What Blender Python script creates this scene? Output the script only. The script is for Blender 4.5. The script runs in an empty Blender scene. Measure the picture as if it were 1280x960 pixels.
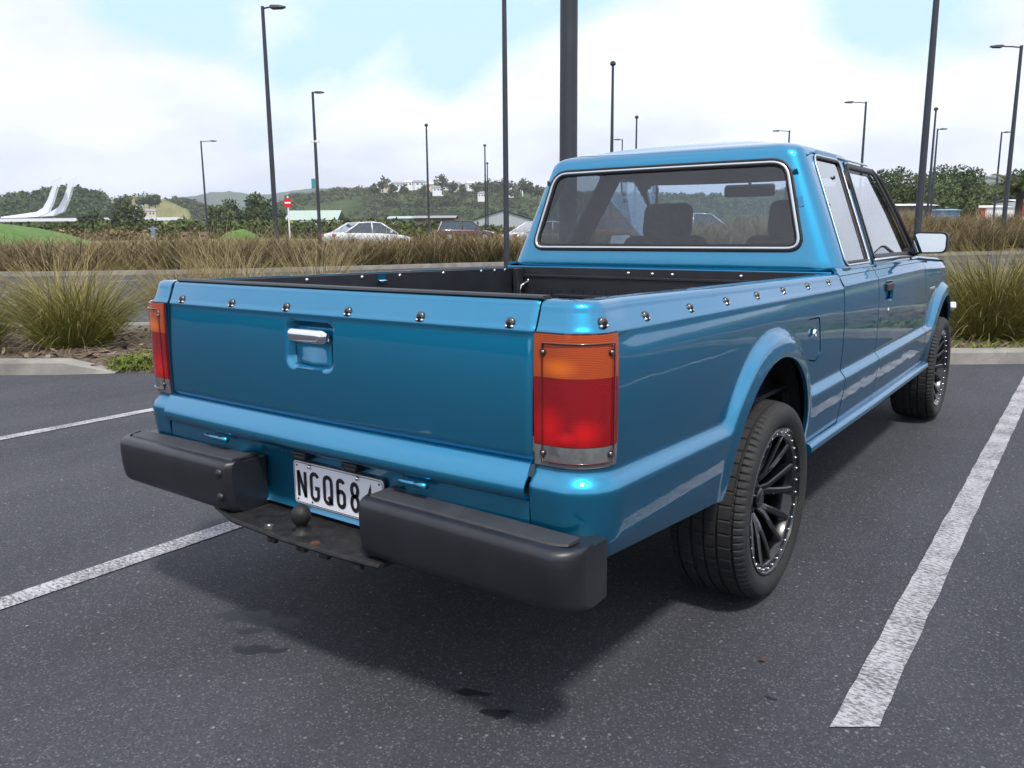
import bpy, bmesh, math, random
import numpy as np
from mathutils import Vector, Matrix
random.seed(7); RNG = np.random.default_rng(7)
PI = math.pi; R = math.radians
SC = bpy.context.scene
COL = SC.collection

# ------------------------------------------------------------------ camera, world, sun, exposure
CAMP = (1.590, -1.345, 1.133); YAW = 36.14; PITCH = 10.598; ROLL = -0.48
cd = bpy.data.cameras.new('camera'); cam = bpy.data.objects.new('camera', cd); COL.objects.link(cam)
cd.sensor_width = 36; cd.lens = 1017.1 / 1280 * 36; cd.clip_start = .05; cd.clip_end = 20000
cam.location = CAMP
cam.matrix_world = (Matrix.Translation(CAMP) @ Matrix.Rotation(R(YAW), 4, 'Z') @
                    Matrix.Rotation(R(90 - PITCH), 4, 'X') @ Matrix.Rotation(R(ROLL), 4, 'Z'))
SC.camera = cam
SUN_DIR = Vector((.40, -.34, .85)).normalized()
SUN_EL = math.asin(SUN_DIR.z); SUN_AZ = math.atan2(SUN_DIR.x, SUN_DIR.y)
w = bpy.data.worlds.new('World'); SC.world = w; w.use_nodes = True
nt = w.node_tree; N = nt.nodes; L = nt.links
bg = N['Background']
sky = N.new('ShaderNodeTexSky'); sky.sky_type = 'NISHITA'; sky.sun_disc = False
sky.sun_elevation = SUN_EL; sky.sun_rotation = SUN_AZ; sky.air_density = 1.0; sky.dust_density = 2.0; sky.ozone_density = 1.5
tc = N.new('ShaderNodeTexCoord'); sep = N.new('ShaderNodeSeparateXYZ'); L.new(tc.outputs['Generated'], sep.inputs[0])
def wm(op, a, b=None, c=None):
    n = N.new('ShaderNodeMath'); n.operation = op
    for i, v in enumerate((a, b, c)):
        if v is None: continue
        if isinstance(v, (int, float)): n.inputs[i].default_value = v
        else: L.new(v, n.inputs[i])
    return n.outputs[0]
zz = wm('ADD', wm('MAXIMUM', sep.outputs[2], 0.0), .34)
cmb = N.new('ShaderNodeCombineXYZ'); L.new(wm('DIVIDE', sep.outputs[0], zz), cmb.inputs[0]); L.new(wm('DIVIDE', sep.outputs[1], zz), cmb.inputs[1])
n1 = N.new('ShaderNodeTexNoise'); n1.inputs['Scale'].default_value = 1.15; n1.inputs['Detail'].default_value = 8; n1.inputs['Roughness'].default_value = .52; n1.inputs['Distortion'].default_value = .3
mp = N.new('ShaderNodeMapping'); mp.inputs['Location'].default_value = (3.1, 1.7, 0); L.new(cmb.outputs[0], mp.inputs[0]); L.new(mp.outputs[0], n1.inputs['Vector'])
cr = N.new('ShaderNodeValToRGB'); cr.color_ramp.elements[0].position = .39; cr.color_ramp.elements[1].position = .49
cov = wm('ADD', n1.outputs['Fac'], .10)
def dirpix(u, v): q = (cam.matrix_world.to_3x3() @ Vector(((u - 640) / 1017.1, (480 - v) / 1017.1, -1))).normalized(); return tuple(q)
for (dx, dy, dz, c0, amt) in ((*dirpix(275, 95), .982, .19), (*dirpix(120, -60), .985, .16), (*dirpix(1190, 40), .985, .19), (*dirpix(520, -80), .985, .10), (-.9, -.2, .4, .95, .12), (.6, -.6, .5, .93, .15)):
    vd = N.new('ShaderNodeVectorMath'); vd.operation = 'DOT_PRODUCT'; l_ = math.sqrt(dx * dx + dy * dy + dz * dz); vd.inputs[1].default_value = (dx / l_, dy / l_, dz / l_); L.new(tc.outputs['Generated'], vd.inputs[0])
    mr0 = N.new('ShaderNodeMapRange'); mr0.interpolation_type = 'SMOOTHSTEP'; mr0.inputs['From Min'].default_value = c0; mr0.inputs['From Max'].default_value = 1; mr0.inputs['To Max'].default_value = amt; L.new(vd.outputs['Value'], mr0.inputs['Value'])
    cov = wm('SUBTRACT', cov, mr0.outputs[0])
L.new(cov, cr.inputs[0])
n2 = N.new('ShaderNodeTexNoise'); n2.inputs['Scale'].default_value = 1.9; n2.inputs['Detail'].default_value = 6; n2.inputs['Roughness'].default_value = .5
mp2 = N.new('ShaderNodeMapping'); mp2.inputs['Location'].default_value = (9, 5, 2); L.new(cmb.outputs[0], mp2.inputs[0]); L.new(mp2.outputs[0], n2.inputs['Vector'])
cr2 = N.new('ShaderNodeValToRGB'); e = cr2.color_ramp.elements
e[0].position = .38; e[0].color = (.74, .78, .90, 1); e[1].position = .6; e[1].color = (1.01, 1.05, 1.17, 1)
L.new(n2.outputs['Fac'], cr2.inputs[0])
cs = N.new('ShaderNodeVectorMath'); cs.operation = 'SCALE'; cs.inputs['Scale'].default_value = 12.5; L.new(cr2.outputs[0], cs.inputs[0])
tint = N.new('ShaderNodeVectorMath'); tint.operation = 'MULTIPLY_ADD'; tint.inputs[1].default_value = (.35, .35, .35); tint.inputs[2].default_value = (5.4, 8.0, 10.2); L.new(sky.outputs[0], tint.inputs[0])
mx = N.new('ShaderNodeMix'); mx.data_type = 'RGBA'
L.new(cr.outputs[0], mx.inputs[0]); L.new(tint.outputs[0], mx.inputs[6]); L.new(cs.outputs[0], mx.inputs[7])
L.new(mx.outputs[2], bg.inputs[0]); bg.inputs[1].default_value = .09
sl = bpy.data.lights.new('sun', 'SUN'); sl.energy = 3.7; sl.angle = R(5.5); sl.color = (1, .95, .88)
so = bpy.data.objects.new('sun', sl); COL.objects.link(so); so.rotation_euler = SUN_DIR.to_track_quat('Z', 'Y').to_euler(); so.location = (5, -5, 20)
SC.view_settings.view_transform = 'Standard'; SC.view_settings.look = 'None'; SC.view_settings.exposure = 0.26; SC.view_settings.gamma = 1
SC.cycles.max_bounces = 8; SC.cycles.transparent_max_bounces = 24; SC.cycles.sample_clamp_indirect = 6

# ------------------------------------------------------------------ materials
def mat(name, col, rough=.6, metal=0, coat=0, spec=.5, coat_rough=.03, var=0, vscale=5, bump=0, bscale=50, bdist=.002, col2=None, alpha=None):
    m = bpy.data.materials.new(name); m.use_nodes = True; t = m.node_tree; b = t.nodes['Principled BSDF']
    b.inputs['Base Color'].default_value = (*col, 1); b.inputs['Roughness'].default_value = rough; b.inputs['Metallic'].default_value = metal
    b.inputs['Coat Weight'].default_value = coat; b.inputs['Coat Roughness'].default_value = coat_rough; b.inputs['Specular IOR Level'].default_value = spec
    tcn = t.nodes.new('ShaderNodeTexCoord')
    if var or col2:
        n = t.nodes.new('ShaderNodeTexNoise'); n.inputs['Scale'].default_value = vscale; n.inputs['Detail'].default_value = 6; n.inputs['Roughness'].default_value = .6
        t.links.new(tcn.outputs['Object'], n.inputs['Vector'])
        r = t.nodes.new('ShaderNodeValToRGB'); r.color_ramp.elements[0].position = .35; r.color_ramp.elements[1].position = .65
        c2 = col2 or tuple(min(1, c * (1 + var)) for c in col); c1 = col if col2 else tuple(c * (1 - var) for c in col)
        r.color_ramp.elements[0].color = (*c1, 1); r.color_ramp.elements[1].color = (*c2, 1)
        t.links.new(n.outputs['Fac'], r.inputs[0]); t.links.new(r.outputs[0], b.inputs['Base Color'])
    if bump:
        n = t.nodes.new('ShaderNodeTexNoise'); n.inputs['Scale'].default_value = bscale; n.inputs['Detail'].default_value = 4
        t.links.new(tcn.outputs['Object'], n.inputs['Vector'])
        bp = t.nodes.new('ShaderNodeBump'); bp.inputs['Strength'].default_value = bump; bp.inputs['Distance'].default_value = bdist
        t.links.new(n.outputs['Fac'], bp.inputs['Height']); t.links.new(bp.outputs[0], b.inputs['Normal'])
    return m

def paint_mat():
    m = mat('teal_paint', (.01, .2, .33), .34, .85, 1.0)
    t = m.node_tree; b = t.nodes['Principled BSDF']
    b.inputs['Specular Tint'].default_value = (.22, .60, .85, 1); b.inputs['Coat IOR'].default_value = 1.68
    lw = t.nodes.new('ShaderNodeLayerWeight'); lw.inputs[0].default_value = .35
    r = t.nodes.new('ShaderNodeValToRGB'); e = r.color_ramp.elements
    e[0].position = .0; e[0].color = (.004, .225, .405, 1); e[1].position = .75; e[1].color = (.005, .150, .285, 1)
    t.links.new(lw.outputs['Facing'], r.inputs[0]); t.links.new(r.outputs[0], b.inputs['Base Color'])
    tcn = t.nodes.new('ShaderNodeTexCoord')
    # faint clear-coat waviness, road dust low down as roughness
    n = t.nodes.new('ShaderNodeTexNoise'); n.inputs['Scale'].default_value = 3.5; n.inputs['Detail'].default_value = 2
    t.links.new(tcn.outputs['Object'], n.inputs['Vector'])
    bp = t.nodes.new('ShaderNodeBump'); bp.inputs['Strength'].default_value = .25; bp.inputs['Distance'].default_value = .006
    t.links.new(n.outputs['Fac'], bp.inputs['Height']); t.links.new(bp.outputs[0], b.inputs['Coat Normal'])
    fk = t.nodes.new('ShaderNodeTexVoronoi'); fk.inputs['Scale'].default_value = 700; t.links.new(tcn.outputs['Object'], fk.inputs['Vector'])
    fb = t.nodes.new('ShaderNodeBump'); fb.inputs['Strength'].default_value = .10; fb.inputs['Distance'].default_value = .0006; t.links.new(fk.outputs['Distance'], fb.inputs['Height']); t.links.new(fb.outputs[0], b.inputs['Normal'])
    ch = t.nodes.new('ShaderNodeTexVoronoi'); ch.inputs['Scale'].default_value = 55; t.links.new(tcn.outputs['Object'], ch.inputs['Vector'])
    cc = t.nodes.new('ShaderNodeSeparateColor'); t.links.new(ch.outputs['Color'], cc.inputs[0]); sz = t.nodes.new('ShaderNodeSeparateXYZ'); t.links.new(tcn.outputs['Object'], sz.inputs[0])
    def mth(op, a, b_):
        q = t.nodes.new('ShaderNodeMath'); q.operation = op
        for i, v in enumerate((a, b_)):
            if isinstance(v, (int, float)): q.inputs[i].default_value = v
            else: t.links.new(v, q.inputs[i])
        return q.outputs[0]
    lowz = mth('LESS_THAN', sz.outputs[2], .58); chip = mth('MULTIPLY', mth('MULTIPLY', mth('GREATER_THAN', cc.outputs[0], .955), mth('LESS_THAN', ch.outputs['Distance'], .12)), lowz)
    cm = t.nodes.new('ShaderNodeMix'); cm.data_type = 'RGBA'; t.links.new(chip, cm.inputs[0]); t.links.new(r.outputs[0], cm.inputs[6]); cm.inputs[7].default_value = (.30, .36, .40, 1); t.links.new(cm.outputs[2], b.inputs['Base Color'])
    n2 = t.nodes.new('ShaderNodeTexNoise'); n2.inputs['Scale'].default_value = 9; n2.inputs['Detail'].default_value = 7
    t.links.new(tcn.outputs['Object'], n2.inputs['Vector'])
    mr = t.nodes.new('ShaderNodeMapRange'); mr.inputs['From Min'].default_value = .35; mr.inputs['From Max'].default_value = .75; mr.inputs['To Min'].default_value = .012; mr.inputs['To Max'].default_value = .05
    t.links.new(n2.outputs['Fac'], mr.inputs['Value']); t.links.new(mr.outputs[0], b.inputs['Coat Roughness'])
    return m

def glass_mat(name, tint, ior=1.5, rough=0.0, film=0.):
    m = bpy.data.materials.new(name); m.use_nodes = True; t = m.node_tree
    for n in list(t.nodes): t.nodes.remove(n)
    o = t.nodes.new('ShaderNodeOutputMaterial'); tr = t.nodes.new('ShaderNodeBsdfTransparent'); tr.inputs[0].default_value = (*tint, 1)
    gl = t.nodes.new('ShaderNodeBsdfGlossy'); gl.inputs['Roughness'].default_value = rough; gl.inputs[0].default_value = (.95, .97, 1, 1)
    fr = t.nodes.new('ShaderNodeFresnel'); fr.inputs[0].default_value = ior
    mx = t.nodes.new('ShaderNodeMixShader')
    fa = t.nodes.new('ShaderNodeMath'); fa.operation = 'ADD'; fa.use_clamp = True; fa.inputs[1].default_value = film; t.links.new(fr.outputs[0], fa.inputs[0])
    t.links.new(fa.outputs[0], mx.inputs[0]); t.links.new(tr.outputs[0], mx.inputs[1]); t.links.new(gl.outputs[0], mx.inputs[2]); t.links.new(mx.outputs[0], o.inputs[0])
    return m

def asphalt_mat():
    m = mat('asphalt', (.05, .05, .055), .86, spec=.35); t = m.node_tree; b = t.nodes['Principled BSDF']
    g = t.nodes.new('ShaderNodeNewGeometry'); P = g.outputs['Position']
    def noise(s, d=5, r=.6):
        n = t.nodes.new('ShaderNodeTexNoise'); n.inputs['Scale'].default_value = s; n.inputs['Detail'].default_value = d; n.inputs['Roughness'].default_value = r
        t.links.new(P, n.inputs['Vector']); return n.outputs['Fac']
    def ramp(f, *st):
        r = t.nodes.new('ShaderNodeValToRGB'); e = r.color_ramp.elements
        while len(e) < len(st): e.new(.5)
        for k, (p, c) in enumerate(st): e[k].position = p; e[k].color = (*c, 1) if isinstance(c, tuple) else (c, c, c, 1)
        t.links.new(f, r.inputs[0]); return r.outputs[0]
    def mixc(f, a, c, bt='MIX'):
        n = t.nodes.new('ShaderNodeMix'); n.data_type = 'RGBA'; n.blend_type = bt
        for i, v in ((0, f), (6, a), (7, c)):
            if isinstance(v, (int, float)): n.inputs[i].default_value = v
            elif isinstance(v, tuple): n.inputs[i].default_value = (*v, 1)
            else: t.links.new(v, n.inputs[i])
        return n.outputs[2]
    base = ramp(noise(.9, 6), (.3, (.031, .033, .042)), (.7, (.045, .047, .058)))
    base = mixc(.75, base, ramp(noise(160, 3, .7), (.3, .6), (.7, 1.4)), 'MULTIPLY')
    # pale aggregate specks
    v = t.nodes.new('ShaderNodeTexVoronoi'); v.inputs['Scale'].default_value = 48; t.links.new(P, v.inputs['Vector'])
    vs = t.nodes.new('ShaderNodeSeparateColor'); t.links.new(v.outputs['Color'], vs.inputs[0])
    a1 = ramp(vs.outputs[0], (.90, 0.0), (.93, 1.0)); a2 = ramp(v.outputs['Distance'], (.16, 1.0), (.26, 0.0))
    mm = t.nodes.new('ShaderNodeMath'); mm.operation = 'MULTIPLY'; t.links.new(a1, mm.inputs[0]); t.links.new(a2, mm.inputs[1])
    base = mixc(mm.outputs[0], base, (.155, .155, .165))
    big = t.nodes.new('ShaderNodeMapping'); big.inputs['Scale'].default_value = (1.6, .35, 1); big.inputs['Rotation'].default_value = (0, 0, .3); t.links.new(P, big.inputs[0])
    bn_ = t.nodes.new('ShaderNodeTexNoise'); bn_.inputs['Scale'].default_value = 1.3; bn_.inputs['Detail'].default_value = 7; bn_.inputs['Roughness'].default_value = .65; t.links.new(big.outputs[0], bn_.inputs['Vector'])
    base = mixc(.8, base, ramp(bn_.outputs['Fac'], (.32, .72), (.68, 1.22)), 'MULTIPLY')
    v2 = t.nodes.new('ShaderNodeTexVoronoi'); v2.inputs['Scale'].default_value = 230; t.links.new(P, v2.inputs['Vector'])
    vs2 = t.nodes.new('ShaderNodeSeparateColor'); t.links.new(v2.outputs['Color'], vs2.inputs[0])
    base = mixc(ramp(vs2.outputs[1], (.86, 0.0), (.95, .45)), base, (.16, .16, .165))
    base = mixc(ramp(vs2.outputs[2], (.80, 0.0), (.95, .6)), base, (.022, .022, .024))
    # oil and water stains
    stains = [(-.42, .03, .10, .045), (-.30, .06, .09, .03), (-.33, -.02, .045, .02), (-.235, -.085, .06, .028), (-.17, -.05, .03, .018), (.51, .066, .045, .022), (.40, .10, .05, .02), (1.02, .50, .014, .010), (.62, 1.0, .02, .014)]
    nd = t.nodes.new('ShaderNodeTexNoise'); nd.inputs['Scale'].default_value = 22; nd.inputs['Detail'].default_value = 5; t.links.new(P, nd.inputs['Vector'])
    off = t.nodes.new('ShaderNodeVectorMath'); off.operation = 'MULTIPLY_ADD'; off.inputs[1].default_value = (.07, .07, 0); t.links.new(nd.outputs['Color'], off.inputs[0]); t.links.new(P, off.inputs[2])
    tot = None
    c36, s36 = math.cos(R(YAW)), math.sin(R(YAW))
    for (x, y, rx, ry) in stains:
        sb = t.nodes.new('ShaderNodeMapping'); sb.vector_type = 'TEXTURE'
        sb.inputs['Location'].default_value = (x + .035, y + .035, 0); sb.inputs['Rotation'].default_value = (0, 0, R(YAW)); sb.inputs['Scale'].default_value = (rx, ry, 1)
        t.links.new(off.outputs[0], sb.inputs[0])
        ln = t.nodes.new('ShaderNodeVectorMath'); ln.operation = 'LENGTH'; t.links.new(sb.outputs[0], ln.inputs[0])
        f = ramp(ln.outputs['Value'], (.78, 1.0), (1.0, 0.0))
        if tot is None: tot = f
        else:
            ma = t.nodes.new('ShaderNodeMath'); ma.operation = 'MAXIMUM'; t.links.new(tot, ma.inputs[0]); t.links.new(f, ma.inputs[1]); tot = ma.outputs[0]
    base = mixc(tot, base, mixc(.95, base, (.006, .008, .012)))
    t.links.new(base, b.inputs['Base Color'])
    rr = t.nodes.new('ShaderNodeMapRange'); rr.inputs['To Min'].default_value = .86; rr.inputs['To Max'].default_value = .5; t.links.new(tot, rr.inputs['Value']); t.links.new(rr.outputs[0], b.inputs['Roughness'])
    bn = t.nodes.new('ShaderNodeBump'); bn.inputs['Strength'].default_value = .6; bn.inputs['Distance'].default_value = .003
    t.links.new(noise(190, 3, .7), bn.inputs['Height']); t.links.new(bn.outputs[0], b.inputs['Normal'])
    return m

def worn_paint():
    m = mat('road_paint', (.55, .55, .56), .75, bump=.6, bscale=190, bdist=.003); t = m.node_tree; b = t.nodes['Principled BSDF']
    g = t.nodes.new('ShaderNodeNewGeometry')
    mpn = t.nodes.new('ShaderNodeMapping'); mpn.inputs['Rotation'].default_value = (0, 0, R(8)); mpn.inputs['Scale'].default_value = (48, 105, 60); t.links.new(g.outputs['Position'], mpn.inputs[0])
    n = t.nodes.new('ShaderNodeTexNoise'); n.inputs['Scale'].default_value = 1; n.inputs['Detail'].default_value = 8; n.inputs['Roughness'].default_value = .75
    t.links.new(mpn.outputs[0], n.inputs['Vector'])
    nb = t.nodes.new('ShaderNodeTexNoise'); nb.inputs['Scale'].default_value = 5; nb.inputs['Detail'].default_value = 4; t.links.new(g.outputs['Position'], nb.inputs['Vector'])
    ad = t.nodes.new('ShaderNodeMath'); ad.operation = 'MULTIPLY_ADD'; ad.inputs[1].default_value = .32; ad.inputs[2].default_value = -.16; t.links.new(nb.outputs['Fac'], ad.inputs[0]); a2_ = t.nodes.new('ShaderNodeMath'); a2_.operation = 'ADD'; t.links.new(n.outputs['Fac'], a2_.inputs[0]); t.links.new(ad.outputs[0], a2_.inputs[1])
    r = t.nodes.new('ShaderNodeValToRGB'); e = r.color_ramp.elements; e[0].position = .41; e[0].color = (.08, .08, .085, 1); e[1].position = .56; e[1].color = (.37, .37, .395, 1)
    t.links.new(a2_.outputs[0], r.inputs[0]); t.links.new(r.outputs[0], b.inputs['Base Color'])
    return m

def blade_mat(name, stops, var=.5, trans=.25):
    """plant blades: colour by the clump's own tint (attribute), root to tip"""
    m = mat(name, stops[0], .75, spec=.25); t = m.node_tree; b = t.nodes['Principled BSDF']
    a = t.nodes.new('ShaderNodeAttribute'); a.attribute_name = 'tint'
    sp = t.nodes.new('ShaderNodeSeparateColor'); t.links.new(a.outputs['Color'], sp.inputs[0])
    r = t.nodes.new('ShaderNodeValToRGB'); e = r.color_ramp.elements
    while len(e) < len(stops): e.new(.5)
    for k, c in enumerate(stops): e[k].position = k / (len(stops) - 1); e[k].color = (*c, 1)
    t.links.new(sp.outputs[0], r.inputs[0]); t.links.new(r.outputs[0], b.inputs['Base Color'])
    return m

M = {}
M['paint'] = paint_mat()
M['asphalt'] = asphalt_mat(); M['line'] = worn_paint()
M['black_plastic'] = mat('black_plastic', (.011, .012, .016), .42, bump=.15, bscale=400, bdist=.0006, var=.25, vscale=8)
M['pad'] = mat('step_pad', (.026, .027, .032), .62, bump=.5, bscale=260, bdist=.001, var=.2, vscale=12)
M['liner'] = mat('bed_liner', (.012, .013, .018), .5, bump=.3, bscale=160, bdist=.001, var=.3, vscale=6)
M['dark'] = mat('underbody_black', (.010, .010, .011), .8, var=.4, vscale=7)
M['rubber'] = mat('rubber_seal', (.008, .008, .009), .55)
M['tyre'] = mat('tyre_rubber', (.0125, .0125, .0135), .72, bump=.25, bscale=220, bdist=.0008, var=.35, vscale=9)
M['rim'] = mat('gloss_black_rim', (.003, .003, .004), .24, .0, .85, spec=.35)
M['chrome'] = mat('chrome', (.78, .79, .8), .12, 1.0)
M['bright'] = mat('bright_trim', (.62, .64, .66), .28, .9)
M['galv'] = mat('bare_metal', (.35, .34, .33), .42, .9, var=.25, vscale=30)
M['rust'] = mat('rusty_metal', (.09, .035, .018), .8, .3, var=.5, vscale=60, bump=.5, bscale=120)
M['plate'] = mat('plate_white', (.70, .72, .78), .35)
M['ink'] = mat('plate_black', (.012, .012, .014), .4)
M['snap'] = mat('snap_stud', (.13, .12, .12), .3, .9)
M['snap_dark'] = mat('snap_socket', (.025, .018, .016), .45, .3)
M['amber'] = mat('amber_lens', (.50, .085, .012), .18, 0, 1.0, var=.3, vscale=14, bump=.2, bscale=90, bdist=.0015)
M['amber_hot'] = mat('amber_lens_glow', (.95, .27, .01), .25, 0, 1.0, bump=.6, bscale=60, bdist=.002)  # brighter amber, lamp glow put into the colour
M['red'] = mat('red_lens', (.40, .004, .008), .14, 0, 1.0, var=.35, vscale=12, bump=.2, bscale=90, bdist=.0015)
M['red_hot'] = mat('red_lens_glow', (.9, .006, .006), .25, 0, 1.0, bump=.5, bscale=60, bdist=.002)  # brighter red, lamp glow put into the colour
def lens(name, c, glow_col, glow_spots, coat=1.0):  # glow of the reflector behind the lens is painted in as bright spots
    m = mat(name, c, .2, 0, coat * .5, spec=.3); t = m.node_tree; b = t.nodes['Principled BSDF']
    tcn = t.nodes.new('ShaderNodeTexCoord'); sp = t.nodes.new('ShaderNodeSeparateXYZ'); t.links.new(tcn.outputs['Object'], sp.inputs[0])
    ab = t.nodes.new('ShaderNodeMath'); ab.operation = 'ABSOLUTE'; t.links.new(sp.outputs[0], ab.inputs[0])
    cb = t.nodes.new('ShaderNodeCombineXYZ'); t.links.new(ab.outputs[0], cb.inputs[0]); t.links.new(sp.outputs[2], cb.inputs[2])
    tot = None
    for (x, z, rx, rz) in glow_spots:
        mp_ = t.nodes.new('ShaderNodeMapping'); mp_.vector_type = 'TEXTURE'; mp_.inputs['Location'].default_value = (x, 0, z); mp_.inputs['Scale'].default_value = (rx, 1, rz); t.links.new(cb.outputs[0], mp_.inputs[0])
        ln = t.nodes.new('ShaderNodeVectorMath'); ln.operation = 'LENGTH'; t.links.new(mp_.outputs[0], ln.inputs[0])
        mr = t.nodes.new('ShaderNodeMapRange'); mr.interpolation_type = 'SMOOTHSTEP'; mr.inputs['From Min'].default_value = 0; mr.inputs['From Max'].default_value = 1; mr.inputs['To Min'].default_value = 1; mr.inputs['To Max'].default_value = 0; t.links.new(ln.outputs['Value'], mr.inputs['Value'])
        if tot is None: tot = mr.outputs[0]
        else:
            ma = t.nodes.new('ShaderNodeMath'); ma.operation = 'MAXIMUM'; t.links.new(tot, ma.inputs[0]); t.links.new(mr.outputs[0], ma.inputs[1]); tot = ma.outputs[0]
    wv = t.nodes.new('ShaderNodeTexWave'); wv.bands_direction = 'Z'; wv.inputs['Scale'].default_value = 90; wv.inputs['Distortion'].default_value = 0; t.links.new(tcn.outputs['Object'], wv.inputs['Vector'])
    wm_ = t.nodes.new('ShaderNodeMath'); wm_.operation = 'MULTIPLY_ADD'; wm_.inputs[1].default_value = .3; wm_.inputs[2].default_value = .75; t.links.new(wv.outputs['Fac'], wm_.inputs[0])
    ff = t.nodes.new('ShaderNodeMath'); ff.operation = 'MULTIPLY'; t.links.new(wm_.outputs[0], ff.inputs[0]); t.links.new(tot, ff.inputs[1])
    mx_ = t.nodes.new('ShaderNodeMix'); mx_.data_type = 'RGBA'; mx_.inputs[6].default_value = (*c, 1); mx_.inputs[7].default_value = (*glow_col, 1); t.links.new(ff.outputs[0], mx_.inputs[0]); t.links.new(mx_.outputs[2], b.inputs['Base Color'])
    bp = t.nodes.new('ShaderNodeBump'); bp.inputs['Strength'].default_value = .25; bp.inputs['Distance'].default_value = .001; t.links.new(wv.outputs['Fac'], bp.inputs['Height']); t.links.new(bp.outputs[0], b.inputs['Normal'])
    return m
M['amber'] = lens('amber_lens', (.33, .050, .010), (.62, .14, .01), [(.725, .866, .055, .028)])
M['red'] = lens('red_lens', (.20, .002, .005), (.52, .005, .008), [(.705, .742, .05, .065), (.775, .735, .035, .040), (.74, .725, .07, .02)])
M['smoke'] = mat('smoked_clear_lens', (.16, .165, .17), .18, .3, 1.0, var=.3, vscale=30, bump=.3, bscale=80, bdist=.002)
M['lens_edge'] = mat('lens_edge', (.06, .008, .006), .3, 0, 1)
M['glass'] = glass_mat('tinted_glass', (.70, .79, .87), 1.7)
M['glass_side'] = glass_mat('side_glass', (.40, .46, .47), 1.7, film=.26)
M['mirror'] = mat('mirror_silvering', (.60, .64, .65), .01, 1.0)
M['seat'] = mat('seat_cloth', (.03, .032, .04), .9, var=.3, vscale=20)
M['cabin'] = mat('cabin_trim', (.04, .042, .05), .85)
M['concrete'] = mat('kerb_concrete', (.21, .20, .18), .9, var=.25, vscale=3, bump=.6, bscale=60, bdist=.004)
M['bark'] = mat('bark_mulch', (.06, .04, .028), .95, col2=(.15, .115, .085), vscale=14, bump=1, bscale=40, bdist=.03)
M['pole'] = mat('powder_coat_pole', (.030, .035, .045), .5, .2, var=.15, vscale=2)
M['galvpole'] = mat('white_painted_post', (.7, .7, .7), .5)
M['signred'] = mat('sign_red', (.55, .01, .015), .45)
M['white'] = mat('white_paint', (.75, .76, .78), .3, coat=.5)
M['carwhite'] = mat('car_white', (.66, .69, .74), .25, .2, 1)
M['carred'] = mat('car_red', (.25, .008, .02), .25, .3, 1)
M['cardark'] = mat('car_maroon', (.05, .012, .02), .25, .3, 1)
M['carsilver'] = mat('car_silver', (.42, .45, .50), .28, .7, 1)
M['carglass'] = mat('car_glass', (.03, .045, .055), .06, 0, 1)
M['carlamp'] = mat('car_lamp', (.4, .01, .01), .2, 0, 1)

# ------------------------------------------------------------------ helpers
def mesh_obj(name, V, F, m, parent=None, smooth=True, loc=None, mods=True):
    me = bpy.data.meshes.new(name); me.from_pydata([tuple(map(float, v)) for v in V], [], [tuple(int(i) for i in f) for f in F]); me.validate(); me.update()
    ms = m if isinstance(m, (list, tuple)) else [m]
    for q in ms: me.materials.append(q)
    if smooth: me.shade_smooth()
    o = bpy.data.objects.new(name, me); COL.objects.link(o)
    if parent: o.parent = parent
    if loc is not None: o.location = loc
    return o
def solid(o, t, off=-1, ang=35, bev=0):
    if t:
        s = o.modifiers.new('s', 'SOLIDIFY'); s.thickness = t; s.offset = off
    if bev:
        b = o.modifiers.new('b', 'BEVEL'); b.width = bev; b.segments = 2; b.limit_method = 'ANGLE'; b.angle_limit = R(50)
    e = o.modifiers.new('e', 'EDGE_SPLIT'); e.split_angle = R(ang)
    return o
def empty(name, loc=(0, 0, 0), rz=0):
    o = bpy.data.objects.new(name, None); COL.objects.link(o); o.location = loc; o.rotation_euler = (0, 0, rz); o.empty_display_size = .3; return o
def tag(o, label=None, cat=None, group=None, kind=None):
    if label: o['label'] = label
    if cat: o['category'] = cat
    if group: o['group'] = group
    if kind: o['kind'] = kind
    return o
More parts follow.
